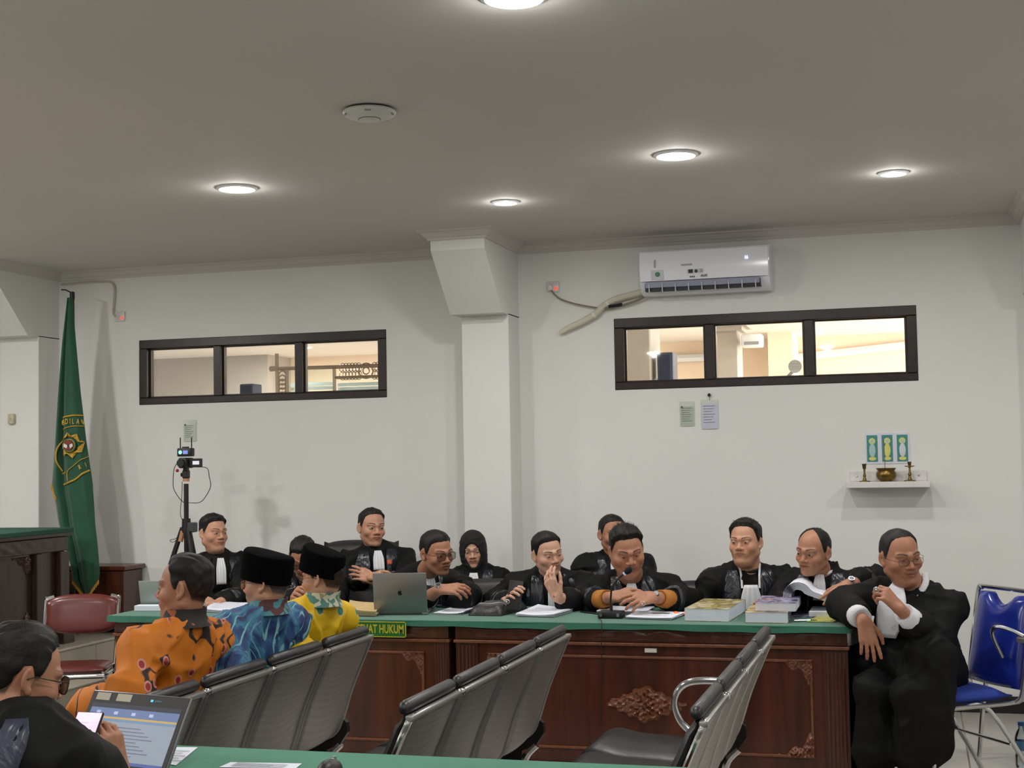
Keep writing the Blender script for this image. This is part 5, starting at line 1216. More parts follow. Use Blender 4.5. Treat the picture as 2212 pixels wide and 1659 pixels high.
def c3():
    def ex(root, base, M, hp, N, u, f, s, FT, arms):
        p = np.array(atY(851, 1219, 8.02)); drape(FT, f, s, [(p + u * (.016 - .010 * k), .020 - .004 * abs(k - 1.4)) for k in range(4)], .022, mat('badge_orange', srgb(190, 92, 66), .6), 'chest_badge', root, base, nw=4)
    person('man in black robe with crossed arms, sitting tallest behind the silver laptop', dict(head=(803, 1140, 8.22), turn=22, pitch=0, tilt=3, hs=1.03, skin=SKA, jaw=1.0, top=.017, side=.007, hairfront=.074, eyes=.6, gaze=(-.5, 0), brow=.001,
        N=(812, 1192, 8.24), tturn=8, hw=.185, bib=.034, biblen=.125, lean=.03, arms={'vl': ((748, 1262, 8.06), (800, 1247, 7.84)), 'vr': ((886, 1262, 8.06), (812, 1256, 7.86))},
        hands={'vl': dict(to=(770, 1258, 7.88), d=None, n=UP * .5 + TOC, side=-1, curl=(.3, .3, .35, .4, .3)) if 0 else dict(n=UP * .6 + TOC * .8, side=-1, curl=(.25, .3, .35, .4, .3)), 'vr': dict(to=(770, 1236, 7.80), n=UP * .6 + TOC * .8, side=1, curl=(.2, .25, .3, .35, .3))}, slen=.62, seed=3, extra=ex))
def c4():
    person('man in glasses and black robe leaning to talk, wearing a steel watch', dict(head=(943, 1194, 7.42), turn=36, pitch=8, tilt=-4, hs=1.05, skin=SKC, jaw=.98, top=.014, side=.010, hairfront=.062, eyes=.55, gaze=(-.5, -.2), moustache=.6, goatee=.5, stubble=.3, open=.8, rough=.003, fade=.1, glasses=dict(r=.0016, w=.025, h=.020, sq=3.4),
        N=(918, 1240, 7.60), tturn=18, hw=.17, bib=.026, biblen=.12, arms={'vl': ((888, 1316, 7.36), (948, 1274, 7.10)), 'vr': ((1012, 1284, 7.44), (985, 1302, 7.16))}, slen=.62,
        hands={'vl': dict(to=(1008, 1270, 7.10), n=UP * .8 + TOC * .6, side=-1, curl=(.42, .45, .5, .55, .3), sc=1.05)}, watch={'vl': dict(m=M_silver, back=.006)}, seed=4))
def c6():
    def ex(root, base, M, hp, N, u, f, s, FT, arms): ring_on(root, base, atY(1096, 1300, 7.02), M_silver)
    person('grinning man in black robe hiding his mouth behind a raised hand, phone in the other', dict(head=(1183, 1196, 7.46), turn=26, pitch=6, tilt=-8, hs=1.0, skin=SKD, jaw=1.02, top=.019, side=.009, hairfront=.068, eyes=.35, gaze=(-.6, 0), smile=.8, rough=.003, stubble=.22, fade=.15,
        N=(1190, 1246, 7.58), tturn=6, hw=.20, bib=.03, biblen=.2, arms={'vl': ((1072, 1300, 7.52), (1100, 1303, 7.14)), 'vr': ((1266, 1310, 7.42), (1203, 1290, 7.16))}, slen=.66,
        hands={'vl': dict(to=(1106, 1272, 7.06), n=-TOC * .4 + np.array([-.8, 0, .2]), side=-1, curl=(.55, .6, .6, .6, .3), thumb=(.4, .2)), 'vr': dict(to=(1186, 1250, 7.14), n=TOC * .8 + np.array([-.55, 0, .2]), side=1, curl=(.42, .45, .5, .5, .3), spread=.03, sc=1.0, thumb=(.4, .3))},
        watch={'vr': dict(m=M_wblack, back=.006, dial=False)}, seed=6, extra=ex))
def c7():
    person('man in black robe in the back row, half hidden behind the speaking man', dict(head=(1323, 1154, 8.40), turn=24, pitch=0, hs=1.02, skin=SKB, top=.012, side=.005, hairfront=.068, eyes=.6, rough=.003, N=(1326, 1206, 8.42), tturn=5, hw=.19, biblen=.10, lean=.03,
        arms={'vl': ((1262, 1290, 8.3), (1290, 1320, 8.0)), 'vr': ((1392, 1290, 8.3), (1366, 1320, 8.0))}, seed=7))
def c8():
    def ex(root, base, M, hp, N, u, f, s, FT, arms): ring_on(root, base, atY(1388, 1304, 7.02), M_silver)
    person('laughing man in black robe with mustard cuffs speaking into the microphone', dict(head=(1354, 1190, 7.36), turn=12, pitch=16, tilt=-6, hs=1.12, skin=SKB, jaw=1.14, fat=1.0, neck=1.1, top=.026, side=.009, hairfront=.070, eyes=.3, gaze=(.2, -.6), smile=1.0, open=1.0, teeth=True, spikes=90, spikelen=.9, spikez=.1, rough=.006,
        N=(1364, 1250, 7.56), tturn=0, hw=.205, fatb=1.15, bib=.034, biblen=.10, bibtop=-.02, arms={'vl': ((1258, 1302, 7.44), (1322, 1290, 7.12)), 'vr': ((1486, 1302, 7.44), (1412, 1290, 7.10))}, slen=.50, sleeve=.070,
        hands={'vl': dict(to=(1368, 1284, 7.08), n=TOC * .8 + UP * .6, side=-1, curl=(.35, .4, .5, .6, .4)), 'vr': dict(to=(1362, 1296, 7.0), n=UP * .7 + TOC * .8, side=1, curl=(.3, .35, .45, .5, .5), sc=1.08)},
        undersleeves={'vl': (.45, .86, .052, .043, M_must), 'vr': (.45, .84, .052, .043, M_must)}, watch={'vr': dict(m=M_wblack, back=.02)}, seed=8, extra=ex))
def c9():
    def ex(root, base, M, hp, N, u, f, s, FT, arms):
        for q in (-1, 1): MB().tube([p - base for p in smoothpts([N + u * .05 + s * q * .055 + f * .03, N - u * .0 + s * q * .048 + f * .085, N - u * .075 + s * q * .045 + f * .128], 4)], .0055, 6, ry=.002).obj('band_strap', M_bib, root)
    person('stern broad-faced man in black robe with a long white bib', dict(head=(1610, 1172, 7.52), turn=-20, pitch=-3, tilt=-1, hs=1.03, skin=SKA, jaw=1.1, fat=.5, neck=1.12, top=.026, side=.016, hairfront=.074, eyes=.5, gaze=(.3, .1), spikes=30, spikelen=.7, spikez=.1, rough=.005, brow=-.001,
        N=(1618, 1236, 7.58), tturn=4, hw=.20, bib=.056, biblen=.20, bibtop=-.065, collar=mat('dark_shirt', srgb(34, 30, 42), .7), arms={'vl': ((1508, 1322, 7.50), (1545, 1346, 7.24)), 'vr': ((1708, 1320, 7.50), (1690, 1346, 7.24))}, seed=9, nocuff=True, extra=ex))
def c10():
    person('balding man in black robe resting a watch-wearing hand over an open book', dict(head=(1757, 1192, 7.36), turn=-32, pitch=6, tilt=4, hs=1.03, skin=SKB, jaw=.98, top=.009, side=.007, hairfront=.105, eyes=.7, gaze=(.9, .1), spikes=10, spikelen=.6, scalp=.5, rough=.003, stubble=.18,
        N=(1776, 1243, 7.46), tturn=-8, hw=.19, bib=.032, biblen=.14, collar=M_bib, arms={'vl': ((1692, 1312, 7.40), (1690, 1302, 7.12)), 'vr': ((1888, 1252, 7.34), (1836, 1262, 7.10))}, slen=.6,
        hands={'vl': dict(to=(1650, 1296, 7.04), n=UP, side=-1, curl=(.15, .15, .2, .2, .2)), 'vr': dict(to=(1796, 1292, 7.02), n=UP * .8 + TOC * .6, side=1, curl=(.15, .2, .2, .25, .2), spread=.16)}, watch={'vr': dict(m=M_silver, back=.008)}, seed=10))
def c5():
    def ex(root, base, M, hp, N, u, f, s, FT, arms):
        F = Fld((-.14, -.15, -.24), (.14, .14, .14), .0042)
        F.op(ell((0, -.012, .024), (.086, .106, .097)), .02); F.op(ell((0, -.01, -.05), (.078, .085, .10)), .04); F.op(rc((0, -.03, -.1), (0, -.035, -.17), .078, .092), .04); F.op(ell((0, .015, -.14), (.075, .06, .045)), .03)
        F.op(ell((0, .028, -.035), (.078, .076, .098)), .03)
        F.op(ell((0, .128, -.022), (.063, .105, .091)), .010, sub=True)
        V, Q = F.mesh(); Nn = vnormals(V, Q); w = 1 - np.abs(2 * vnoise(V * [14, 14, 30] + 3) - 1); V = V + Nn * (.005 * w ** 2)[:, None]
        link('headscarf', np_mesh('headscarf', V @ M.T + hp - base, Q, mat('scarf_black', srgb(17, 17, 18), .85, var=.2, bump=.15, bscale=300)), root)
    person('woman in black headscarf and robe looking down in the back row', dict(head=(1022, 1186, 8.36), turn=-4, pitch=12, tilt=-4, hs=.94, skin=SKD, jaw=1.10, fat=.3, eyes=.3, gaze=(0, -.8), stubble=0, hairon=False, scalp=0, lip=[.9, .5, .5],
        N=(1026, 1236, 8.40), tturn=-4, hw=.16, bib=.038, biblen=.18, bibtop=-.0, biboff=.05, sleeve=.062, arms={'vl': ((975, 1310, 8.3), (1000, 1320, 8.05)), 'vr': ((1082, 1310, 8.3), (1052, 1320, 8.05))}, seed=5, extra=ex))
def c11():
    def ex(root, base, M, hp, N, u, f, s, FT, arms):
        ring_on(root, base, atY(1893, 1274, 6.60), M_silver, .0115)
        # white shirt front between the robe edges
        a0, b0 = np.array(atY(1934, 1262, 6.82)), np.array(atY(1906, 1382, 6.76)); pts = [(a0 + (b0 - a0) * k / 12 + np.array([0, .0, 0]), (.024 + .044 * min(1, k / 4)) * (1 if k < 11 else .8)) for k in range(13)]
        drape(FT, f, s, pts, .042, M_bib, 'shirt_front', root, base, nw=10)
        MB().tube([p - base for p in smoothpts([N + u * .075 - s * .055 - f * .01, N + u * .03 - s * .062 + f * .045, N - u * .04 - s * .02 + f * .10, N - u * .07 + f * .115], 4)], .016, 8, ry=.006).obj('open_collar', M_bib, root, smooth=180)
        MB().tube([p - base for p in smoothpts([N + u * .05 + s * .058, N + u * .0 + s * .052 + f * .06, N - u * .06 + s * .02 + f * .115], 4)], .014, 8, ry=.006).obj('open_collar', M_bib, root, smooth=180)
        M_tr = mat('charcoal_trousers', srgb(30, 30, 34), .8, bump=.15, bscale=200)
        for k_, q in ((0, 1), (1, -1)):
            kp, fp = K11[k_] , FT11[k_]
            g = Fld(np.minimum(kp, fp) - .12, np.maximum(kp, fp) + .12, .008); g.op(rc(kp + np.array([0, .02, -.03]), fp + np.array([0, 0, .05]), .078, .062), .02); v, qd = g.mesh(); n_ = vnormals(v, qd); v = v + n_ * (.008 * (1 - np.abs(2 * vnoise(v * [10, 10, 16]) - 1)) ** 2)[:, None]
            link('trouser_leg', np_mesh('trouser_leg', v - base, qd, M_tr), root)
            sh = Fld(fp - .2, fp + .16, .007); fo = unit(np.array([-.25, -1, 0])); fl_ = np.array([fp[0], fp[1], .045]); sh.op(rc(fl_ - fo * .06, fl_ + fo * .03, .042, .042), .02); sh.op(rc(fl_ + fo * .03, fl_ + fo * .15 - UP * .012, .040, .030), .03); v, qd = sh.mesh(); v[:, 2] = np.maximum(v[:, 2], .004)
            link('shoe', np_mesh('shoe', v - base, qd, mat('black_shoe', srgb(16, 15, 15), .25, coat=.3)), root)
        # lifted robe cape edge at his left shoulder
        cp = [np.array(atY(*p)) - base for p in ((2022, 1262, 7.02), (2044, 1288, 7.06), (2060, 1312, 7.08), (2076, 1340, 7.10))]
        MB().tube(smoothpts(cp, 4), [.03 - .022 * i / 12 for i in range(13)], 8, ry=.012).obj('robe_flap', M_robe, robe_of(root), smooth=180)
    global K11, FT11
    K11 = [np.array(atY(1885, 1492, 6.72)), np.array(atY(1972, 1500, 6.66))]; FT11 = [np.array([K11[0][0] + .02, 6.80, .05]), np.array([K11[1][0] + .03, 6.78, .05])]
    person('smiling older man in black robe and glasses seated at the right end, fist raised', dict(head=(1945, 1203, 6.93), turn=28, pitch=6, tilt=-5, hs=1.12, skin=SKC, jaw=1.08, fat=.5, neck=1.1, top=.010, side=.007, hairfront=.082, grey=.35, hair=(.013, .012, .012), eyes=.3, gaze=(-.4, 0), smile=1.0, open=.5, teeth=True, rough=.003, fade=.5, glasses=dict(r=.0010, w=.023, h=.013, dz=-.006),
        N=(1972, 1272, 6.98), tturn=-6, hw=.182, fatb=1.2, shroll=9, pelvis=tuple(np.array(atY(1975, 1470, 7.02))), knees=K11, feet=[k * [1, 1, 0] + np.array([.0, .04, .20]) for k in K11], thigh=.12, hemr=.10, addrc=[((1868, 1430, 7.0), (1872, 1640, 7.05), .10, .11), ((2008, 1420, 6.74), (2010, 1600, 6.70), .115, .10), ((1950, 1450, 6.98), (1945, 1590, 7.08), .15, .13), ((1990, 1330, 7.0), (2018, 1450, 7.0), .12, .14)], bib=0, sleeve=.072, cuff=.95, fold=.009, bvox=.010, nosatin=True,
        arms={'vl': ((1822, 1306, 6.90), (1866, 1340, 6.62)), 'vr': ((2022, 1392, 6.84), (1944, 1316, 6.62))}, slen=.56, nocuff=True,
        hands={'vl': dict(to=(1878, 1392, 6.60), n=TOC, side=-1, curl=(.1, .22, .3, .3, .2), spread=.1, sc=1.08), 'vr': dict(to=(1908, 1278, 6.60), n=TOC * .7 + np.array([.5, 0, .5]), side=1, curl=(.9, .9, .95, 1.0, .8), sc=1.05, thumb=(.5, .5))},
        undersleeves={'vl': (.55, .93, .055, .046, M_bib), 'vr': (.5, .90, .058, .047, M_bib)}, seed=11, extra=ex))
def robe_of(root): return [c for c in root.children if c.name.startswith('robe')][0]

# ---- batik shirts
def flat_uv(t):
    sp = t.n('ShaderNodeSeparateXYZ'); t.l(t.co(), sp.inputs[0]); cb = t.n('ShaderNodeCombineXYZ'); t.l(t.math('ADD', t.math('MULTIPLY', sp.outputs[0], .75), sp.outputs[1]), cb.inputs[0]); t.l(sp.outputs[2], cb.inputs[1]); return cb.outputs[0]
def batik_orange(t, v, c):
    vo = t.n('ShaderNodeTexVoronoi', i_Scale=9.0, i_Randomness=.75, voronoi_dimensions='2D'); t.l(flat_uv(t), vo.inputs['Vector'])
    wv = t.n('ShaderNodeTexWave', i_Scale=2.8, i_Distortion=8.0, i_Detail=2.0, i_Detail_Scale=.9); t.l(t.co((1, 1, 2.2)), wv.inputs['Vector'])
    nz = t.n('ShaderNodeTexNoise', i_Scale=2.6, i_Detail=1.0); t.l(v, nz.inputs['Vector'])
    ln = t.math('MULTIPLY', t.ramp(wv.outputs[0], [(.0, (1, 1, 1)), (.008, (1, 1, 1)), (.022, (0, 0, 0))]), t.ramp(nz.outputs[0], [(.44, (0, 0, 0)), (.48, (1, 1, 1))]))
    c1 = t.mix(ln, c, srgb(38, 24, 22)); n2 = t.n('ShaderNodeTexNoise', i_Scale=3.3, i_Detail=0.0); t.l(t.co((1, 1, 1)), n2.inputs['Vector'])
    msk = t.ramp(n2.outputs[0], [(.51, (0, 0, 0)), (.53, (1, 1, 1))])
    rng = t.math('MULTIPLY', t.ramp(vo.outputs['Distance'], [(.15, (1, 1, 1)), (.175, (0, 0, 0))], 'LINEAR'), msk); cor = t.math('MULTIPLY', t.ramp(vo.outputs['Distance'], [(.10, (1, 1, 1)), (.12, (0, 0, 0))]), msk)
    t.l(t.mix(cor, t.mix(rng, c1, srgb(206, 140, 132)), srgb(150, 44, 30)), t.b.inputs['Base Color'])
M_bo = mat('orange_batik', srgb(200, 112, 10), .7, var=.06, vscale=5, bump=.05, bscale=400, fn=batik_orange)
def batik_blue(t, v, c):
    nz = t.n('ShaderNodeTexNoise', i_Scale=5.0, i_Detail=3.0, i_Distortion=2.2); t.l(v, nz.inputs['Vector'])
    wv = t.n('ShaderNodeTexWave', i_Scale=4.5, i_Distortion=8.0, i_Detail=1.5, i_Detail_Scale=1.2); t.l(t.co((1.3, 1.3, .9)), wv.inputs['Vector'])
    base = t.ramp(nz.outputs[0], [(.34, srgb(34, 46, 92)), (.46, srgb(40, 76, 128)), (.55, srgb(66, 128, 152)), (.62, srgb(48, 88, 138)), (.72, srgb(84, 54, 60))])
    ln = t.ramp(wv.outputs[0], [(.30, (0, 0, 0)), (.36, (1, 1, 1)), (.56, (1, 1, 1)), (.62, (0, 0, 0))]); n2 = t.n('ShaderNodeTexNoise', i_Scale=3.2); t.l(v, n2.inputs['Vector'])
    t.l(t.mix(t.math('MULTIPLY', ln, t.ramp(n2.outputs[0], [(.48, (0, 0, 0)), (.54, (1, 1, 1))])), base, srgb(126, 186, 190)), t.b.inputs['Base Color'])
M_bb = mat('blue_batik', srgb(40, 70, 120), .7, bump=.05, bscale=400, fn=batik_blue)
def batik_yellow(t, v, c):
    vo = t.n('ShaderNodeTexVoronoi', i_Scale=8.0, i_Randomness=.8, voronoi_dimensions='2D'); t.l(flat_uv(t), vo.inputs['Vector']); n2 = t.n('ShaderNodeTexNoise', i_Scale=240.0); t.l(v, n2.inputs['Vector'])
    d = t.math('ADD', vo.outputs['Distance'], t.math('MULTIPLY', n2.outputs[0], .03)); hue = t.ramp(vo.outputs['Color'], [(.3, srgb(170, 60, 60)), (.5, srgb(50, 130, 90)), (.7, srgb(200, 120, 90))], 'CONSTANT')
    a = t.mix(t.ramp(d, [(.18, (1, 1, 1)), (.20, (0, 0, 0))]), c, srgb(216, 176, 150)); b = t.mix(t.ramp(d, [(.145, (1, 1, 1)), (.165, (0, 0, 0))]), a, hue); e = t.mix(t.ramp(d, [(.07, (1, 1, 1)), (.085, (0, 0, 0))]), b, srgb(60, 150, 120))
    t.l(e, t.b.inputs['Base Color'])
M_by = mat('yellow_batik', srgb(222, 180, 10), .7, var=.05, vscale=5, bump=.05, bscale=400, fn=batik_yellow)
def collar_mat(name, a, b, c):
    def fn(t, v, cc):
        vo = t.n('ShaderNodeTexVoronoi', i_Scale=45.0); t.l(v, vo.inputs['Vector']); t.l(t.ramp(vo.outputs['Color'], [(.25, a), (.5, b), (.75, c)], 'CONSTANT'), t.b.inputs['Base Color'])
    return mat(name, a, .7, fn=fn)
def band_collar(m, h=.042):
    def ex(root, base, M, hp, N, u, f, s, FT, arms):
        mb_ = MB(); n = 28; rings = []
        for r, z, fo in ((.100, .022, .0), (.086, .040, .002), (.074, .058, .006), (.071, .058 + h * .7, .010), (.066, .058 + h * .7, .010), (.064, .03, .008)):
            rings.append([mb_.b.verts.new(tuple(N - base + u * z + f * (fo + r * 1.02 * math.cos(a_)) + s * r * math.sin(a_))) for a_ in np.linspace(0, 2 * math.pi, n + 1)[:-1]])
        mb_.skin(rings, False, False); mb_.obj('collar', m, root, smooth=60)
    return ex
def peci(label, px, py, Y, az, pitch, w=.088, l=.118, h=.098, root=None, tilt=0):
    """stiff oval velvet cap: a thing of its own, worn on the head"""
    M = rotz(R(az + 180)) @ rotx(-R(pitch)) @ roty(-R(tilt)); c = np.array(atY(px, py, Y)); mb_ = MB(); n = 48; rings = []
    for k, (sc_, z) in enumerate(((1.0, 0), (1.0, .004), (1.02, h * .5), (1.0, h * .93), (.985, h * .985), (.93, h), (.45, h * 1.0), (.08, h * 1.0))):
        ring = []
        for i in range(n):
            a_ = 2 * math.pi * i / n; x, y = w * sc_ * math.copysign(abs(math.sin(a_)) ** .92, math.sin(a_)), l * sc_ * math.cos(a_)
            zz = z + (.006 * (1 - abs(x / w) ** 2) if k >= 5 else 0) + (.006 * (y / l) if k >= 3 else 0)
            ring.append(mb_.b.verts.new(tuple(M @ np.array([x, y, zz]))))
        rings.append(ring)
    mb_.skin(rings, False, True); me = mb_.mesh('velvet_cap', M_velvet, 50); return me, c
def cap_on(root, nm, px, py, Y, az, pitch, **kw):
    me, c = peci(nm, px, py, Y, az, pitch, **kw); o = link('velvet_cap', me, root, c - np.array(root.location)); o['label'] = 'tall black velvet cap'; return o
M_co = collar_mat('collar_orange', srgb(22, 18, 18), srgb(30, 22, 20), srgb(150, 74, 30)); M_cb = collar_mat('collar_blue', srgb(84, 40, 44), srgb(70, 130, 140), srgb(60, 40, 50)); M_cy = collar_mat('collar_yellow', srgb(190, 186, 160), srgb(70, 120, 110), srgb(150, 140, 100))
BATIK = dict(lawyer=False, garment='batik_shirt', fold=.011, bvox=.009)
def c12():
    person('man in an orange batik shirt with short dark hair, nearest on the steel bench', dict(BATIK, head=(398, 1270, 4.45), az=-82, pitch=-1, tilt=0, hs=.98, skin=SKB, jaw=1.0, top=.020, side=.009, hairfront=.076, eyes=.6, gaze=(0, 0), fade=.25, hvox=.0028, vox=.0026, N=(392, 1364, 4.45), taz=-98, hw=.215, pelvis=(-2.66, 4.45, .50), sleeve=.068, gm=M_bo,
        rkey='far', arms={'near': ((284, 1505, 4.16), (180, 1540, 4.35)), 'far': ((330, 1480, 4.85), (260, 1500, 4.75))}, slen=.95, extra=band_collar(M_co), seed=12))
def c13():
    r = person('man in a blue batik shirt, glasses and tall black velvet cap', dict(BATIK, head=(577, 1258, 4.945), az=-91, pitch=2, hs=.95, skin=SKA, jaw=1.1, fat=.8, top=.004, side=.006, grey=.9, hair=(.05, .05, .05), eyes=.6, N=(567, 1336, 4.945), taz=-104, hw=.21, fatb=1.1, pelvis=(-2.66, 4.945, .50), sleeve=.07, gm=M_bb, glasses=dict(r=.0013, w=.025, h=.018), vox=.0026,
        rkey='far', arms={'near': ((512, 1460, 4.64), (430, 1490, 4.8)), 'far': ((560, 1440, 5.22), (480, 1450, 5.1))}, slen=.95, extra=band_collar(M_cb), seed=13))
    cap_on(r, 'cap', 574, 1254, 4.945, -98, -10, w=.083, l=.104, h=.102)
def c14():
    r = person('man in a yellow batik shirt with flower motifs, glasses and black velvet cap', dict(BATIK, head=(697, 1248, 5.44), az=-97, pitch=2, hs=.93, skin=SKA, jaw=1.02, top=.004, side=.006, eyes=.6, N=(684, 1318, 5.44), taz=-108, hw=.20, pelvis=(-2.66, 5.44, .50), sleeve=.068, gm=M_by, glasses=dict(r=.0012, w=.024, h=.016), vox=.0026,
        rkey='far', arms={'near': ((648, 1425, 5.15), (600, 1445, 5.3)), 'far': ((690, 1420, 5.68), (630, 1430, 5.6))}, slen=.95, extra=band_collar(M_cy), seed=14))
    cap_on(r, 'cap', 692, 1238, 5.44, -104, -15, w=.078, l=.098, h=.094)
def c15():
    def ex(root, base, M, hp, N, u, f, s, FT, arms):
        drape(FT, -f, s, [(N + u * (.055 - .03 * k) + s * (.005 - .004 * k), .105) for k in range(14)], .014, mat('blue_black_satin', srgb(56, 58, 76), .34, var=.2, vscale=9, spec=.5, fn=satin), 'satin_yoke', robe_of(root), base, nw=12)
    person('dark-haired man in glasses and satin-trimmed black robe in the near left corner', dict(head=(46, 1462, 2.86), az=146, pitch=14, tilt=0, hs=1.02, skin=SKB, jaw=1.0, top=.020, side=.014, hairfront=.07, eyes=.6, rough=.010, hvox=.0026, vox=.0026, fade=0, glasses=dict(r=.0016, w=.026, h=.02), N=(24, 1588, 2.78), taz=182, hw=.16, lawyer=False, garment='robe', gm=M_robe, addfirst=True, addrc=[((50, 1605, 2.78), (180, 1690, 2.86), .085, .07), ((180, 1690, 2.86), (185, 1760, 2.9), .07, .07)], pelvis=(-2.05, 2.62, .48), fold=.008, bvox=.0085, seed=15,
        rkey='rt', arms={'rt': ((170, 1745, 2.92), (256, 1668, 3.10)), 'lf': ((-180, 1700, 2.95), (-60, 1690, 3.1))}, slen=.56, sleeve=.064, hands={'rt': dict(to=(236, 1592, 3.08), n=np.array([.85, -.3, .2]), side=-1, curl=(.55, .6, .65, .65, .5), thumb=(.35, .5), sc=.98)}, extra=ex))
for fn_ in (c1, c2, c3, c4, c5, c6, c7, c8, c9, c10, c11, c12, c13, c14, c15): fn_()
# ================================================================== things on the tables
TZ = .76
M_paper = mat('white_paper', srgb(224, 226, 236), .75, var=.02, vscale=20)
M_print = mat('print_ink', srgb(150, 152, 160), .8); M_alu = mat('silver_aluminium', srgb(150, 150, 152), .38, .85, var=.03); M_key = mat('keyboard_dark', srgb(40, 40, 42), .5)
def on_table(px, py): p = atZ(px, py, TZ); return p
def sheet_stack(name, label, corners, n=6, curl=.004, cat='papers', lines=True, z=TZ):
    """loose sheets; corners: four image points of the pile's outline on the table"""
    P = [atZ(x, y, z) for x, y in corners]; c = sum(P) / 4; t = thing(name, label, cat, (c[0], c[1], z))
    for k in range(n):
        rs = random.Random(k * 7 + int(c[0] * 100)); jx, jy, ja = rs.uniform(-.006, .006), rs.uniform(-.006, .006), rs.uniform(-.03, .03)
        def f(u, v, k=k):
            p = (P[0] * (1 - u) * (1 - v) + P[1] * u * (1 - v) + P[2] * u * v + P[3] * (1 - u) * v) - c; x = p[0] * math.cos(ja) - p[1] * math.sin(ja) + jx; y = p[0] * math.sin(ja) + p[1] * math.cos(ja) + jy
            return (x, y, .0012 + .0016 * k + curl * (u - .5) ** 2 * (k + 1) / n * 4 + .002 * rs.random() * 0)
        MB().grid(f, 8, 4, (0, 0, .0007)).obj('sheet', M_paper, t)
    if lines:
        for i in range(5):
            u0, u1, v0 = .12, .85 - .2 * (i % 2), .15 + .15 * i; p = [(P[0] * (1 - u) * (1 - v0) + P[1] * u * (1 - v0) + P[2] * u * v0 + P[3] * (1 - u) * v0) - c for u in (u0, u1)]
            zz = .0016 * n + .0025 + curl * .5; MB().box(p[0][0], p[1][0], p[0][1], p[0][1] + .004, zz, zz + .0005).obj('printed_line', M_print, t)
    return t
sheet_stack('paper_pile', 'white papers beside the silver laptop, next to the black bag', [(940, 1327), (995, 1328), (1040, 1313), (985, 1311)], 4)
sheet_stack('paper_pile', 'white papers spread in front of the man covering his mouth', [(1116, 1332), (1196, 1334), (1246, 1318), (1166, 1312)], 7, .006)
sheet_stack('paper_pile', 'white papers with a grey label in front of the microphone man', [(1352, 1337), (1450, 1340), (1482, 1327), (1380, 1322)], 6, .003)
sheet_stack('paper_pile', 'white papers behind the microphone base', [(1290, 1326), (1400, 1326), (1412, 1316), (1310, 1314)], 8, .003)
sheet_stack('paper_pile', 'white papers between the orange and blue batik shirts', [(438, 1322), (530, 1326), (545, 1308), (470, 1304)], 8, .006)
sheet_stack('paper_pile', 'white papers between the blue and yellow batik shirts', [(612, 1326), (640, 1327), (648, 1308), (618, 1306)], 8, .006)
t = sheet_stack('paper_pile', 'single white sheet lying on the near green table', [(474, 1659), (640, 1662), (654, 1651), (500, 1648)], 1, .0)
sheet_stack('paper_pile', 'white sheet corner behind the near laptop', [(350, 1650), (385, 1655), (428, 1616), (370, 1616)], 1, .0)
p = atZ(1428, 1330, TZ); MB().box(-.045, .045, -.014, .014, .0135, .0145).obj('grey_label', mat('label_grey', srgb(120, 126, 130), .6), bpy.data.objects['paper_pile.002'], (p[0] - bpy.data.objects['paper_pile.002'].location[0], p[1] - bpy.data.objects['paper_pile.002'].location[1], 0))
# curled page the speaker is turning
c = on_table(1368, 1318); t = thing('turned_page', 'curled white page being turned by the speaking man', 'paper', (c[0], c[1] - .02, TZ + .016))
MB().grid(lambda u, v: (-.05 + .11 * v + .02 * math.sin(u * 3), -.03 + .06 * v, .075 * math.sin(u * 2.6) ) if 0 else (.06 - .055 * math.cos(u * 4.0) * (1 - .35 * u) + .05 * v - .03, -.05 + .13 * v, .034 + .036 * math.sin(u * 4.0 - 1.3)), 18, 4, (.0008, 0, .0006)).obj('page', M_paper, t, smooth=180)
# silver laptop seen from behind
def lap_open(t, w, d, h, tilt, lidm, thick=.006):
    """clamshell: base from y = 0 (hinge) to y = d, lid rising from the hinge leaning to -y; outside of the lid faces -y"""
    MB().box(-w / 2, w / 2, 0, d, 0, .013, bev=.003).obj('base', lidm, t); MB().box(-w / 2 + .02, w / 2 - .02, .03, d - .1, .013, .0145).obj('keyboard', M_key, t); MB().box(-.05, .05, d - .09, d - .02, .013, .0138).obj('trackpad', M_steel, t)
    M_ = Matrix.Translation((0, .004, .011)) @ Matrix.Rotation(R(tilt), 4, 'X')
    lid = MB().box(-w / 2, w / 2, -thick / 2, thick / 2, 0, h, bev=.0028, seg=2, M=M_).obj('lid', lidm, t)
    MB().box(-w / 2 + .008, w / 2 - .008, thick / 2, thick / 2 + .0008, .01, h - .008, M=M_).obj('screen', emit('laptop_screen_dim', srgb(120, 130, 150), .4), lid)
    MB().cyl((-w * .4, .004, .008), (w * .4, .004, .008), .006, n=10).obj('hinge', M_key, t); return lid, M_
a, b = atZ(806, 1330, TZ), atZ(925, 1327, TZ); w = math.hypot(b[0] - a[0], b[1] - a[1]); c = (a + b) / 2; rz = math.atan2(b[1] - a[1], b[0] - a[0])
t = thing('laptop', 'silver laptop open with its back to us on the counsel table', 'laptop', (c[0], c[1], TZ), rz * .55)
lid, ML = lap_open(t, w * .985, .22, .212, 8, M_alu)
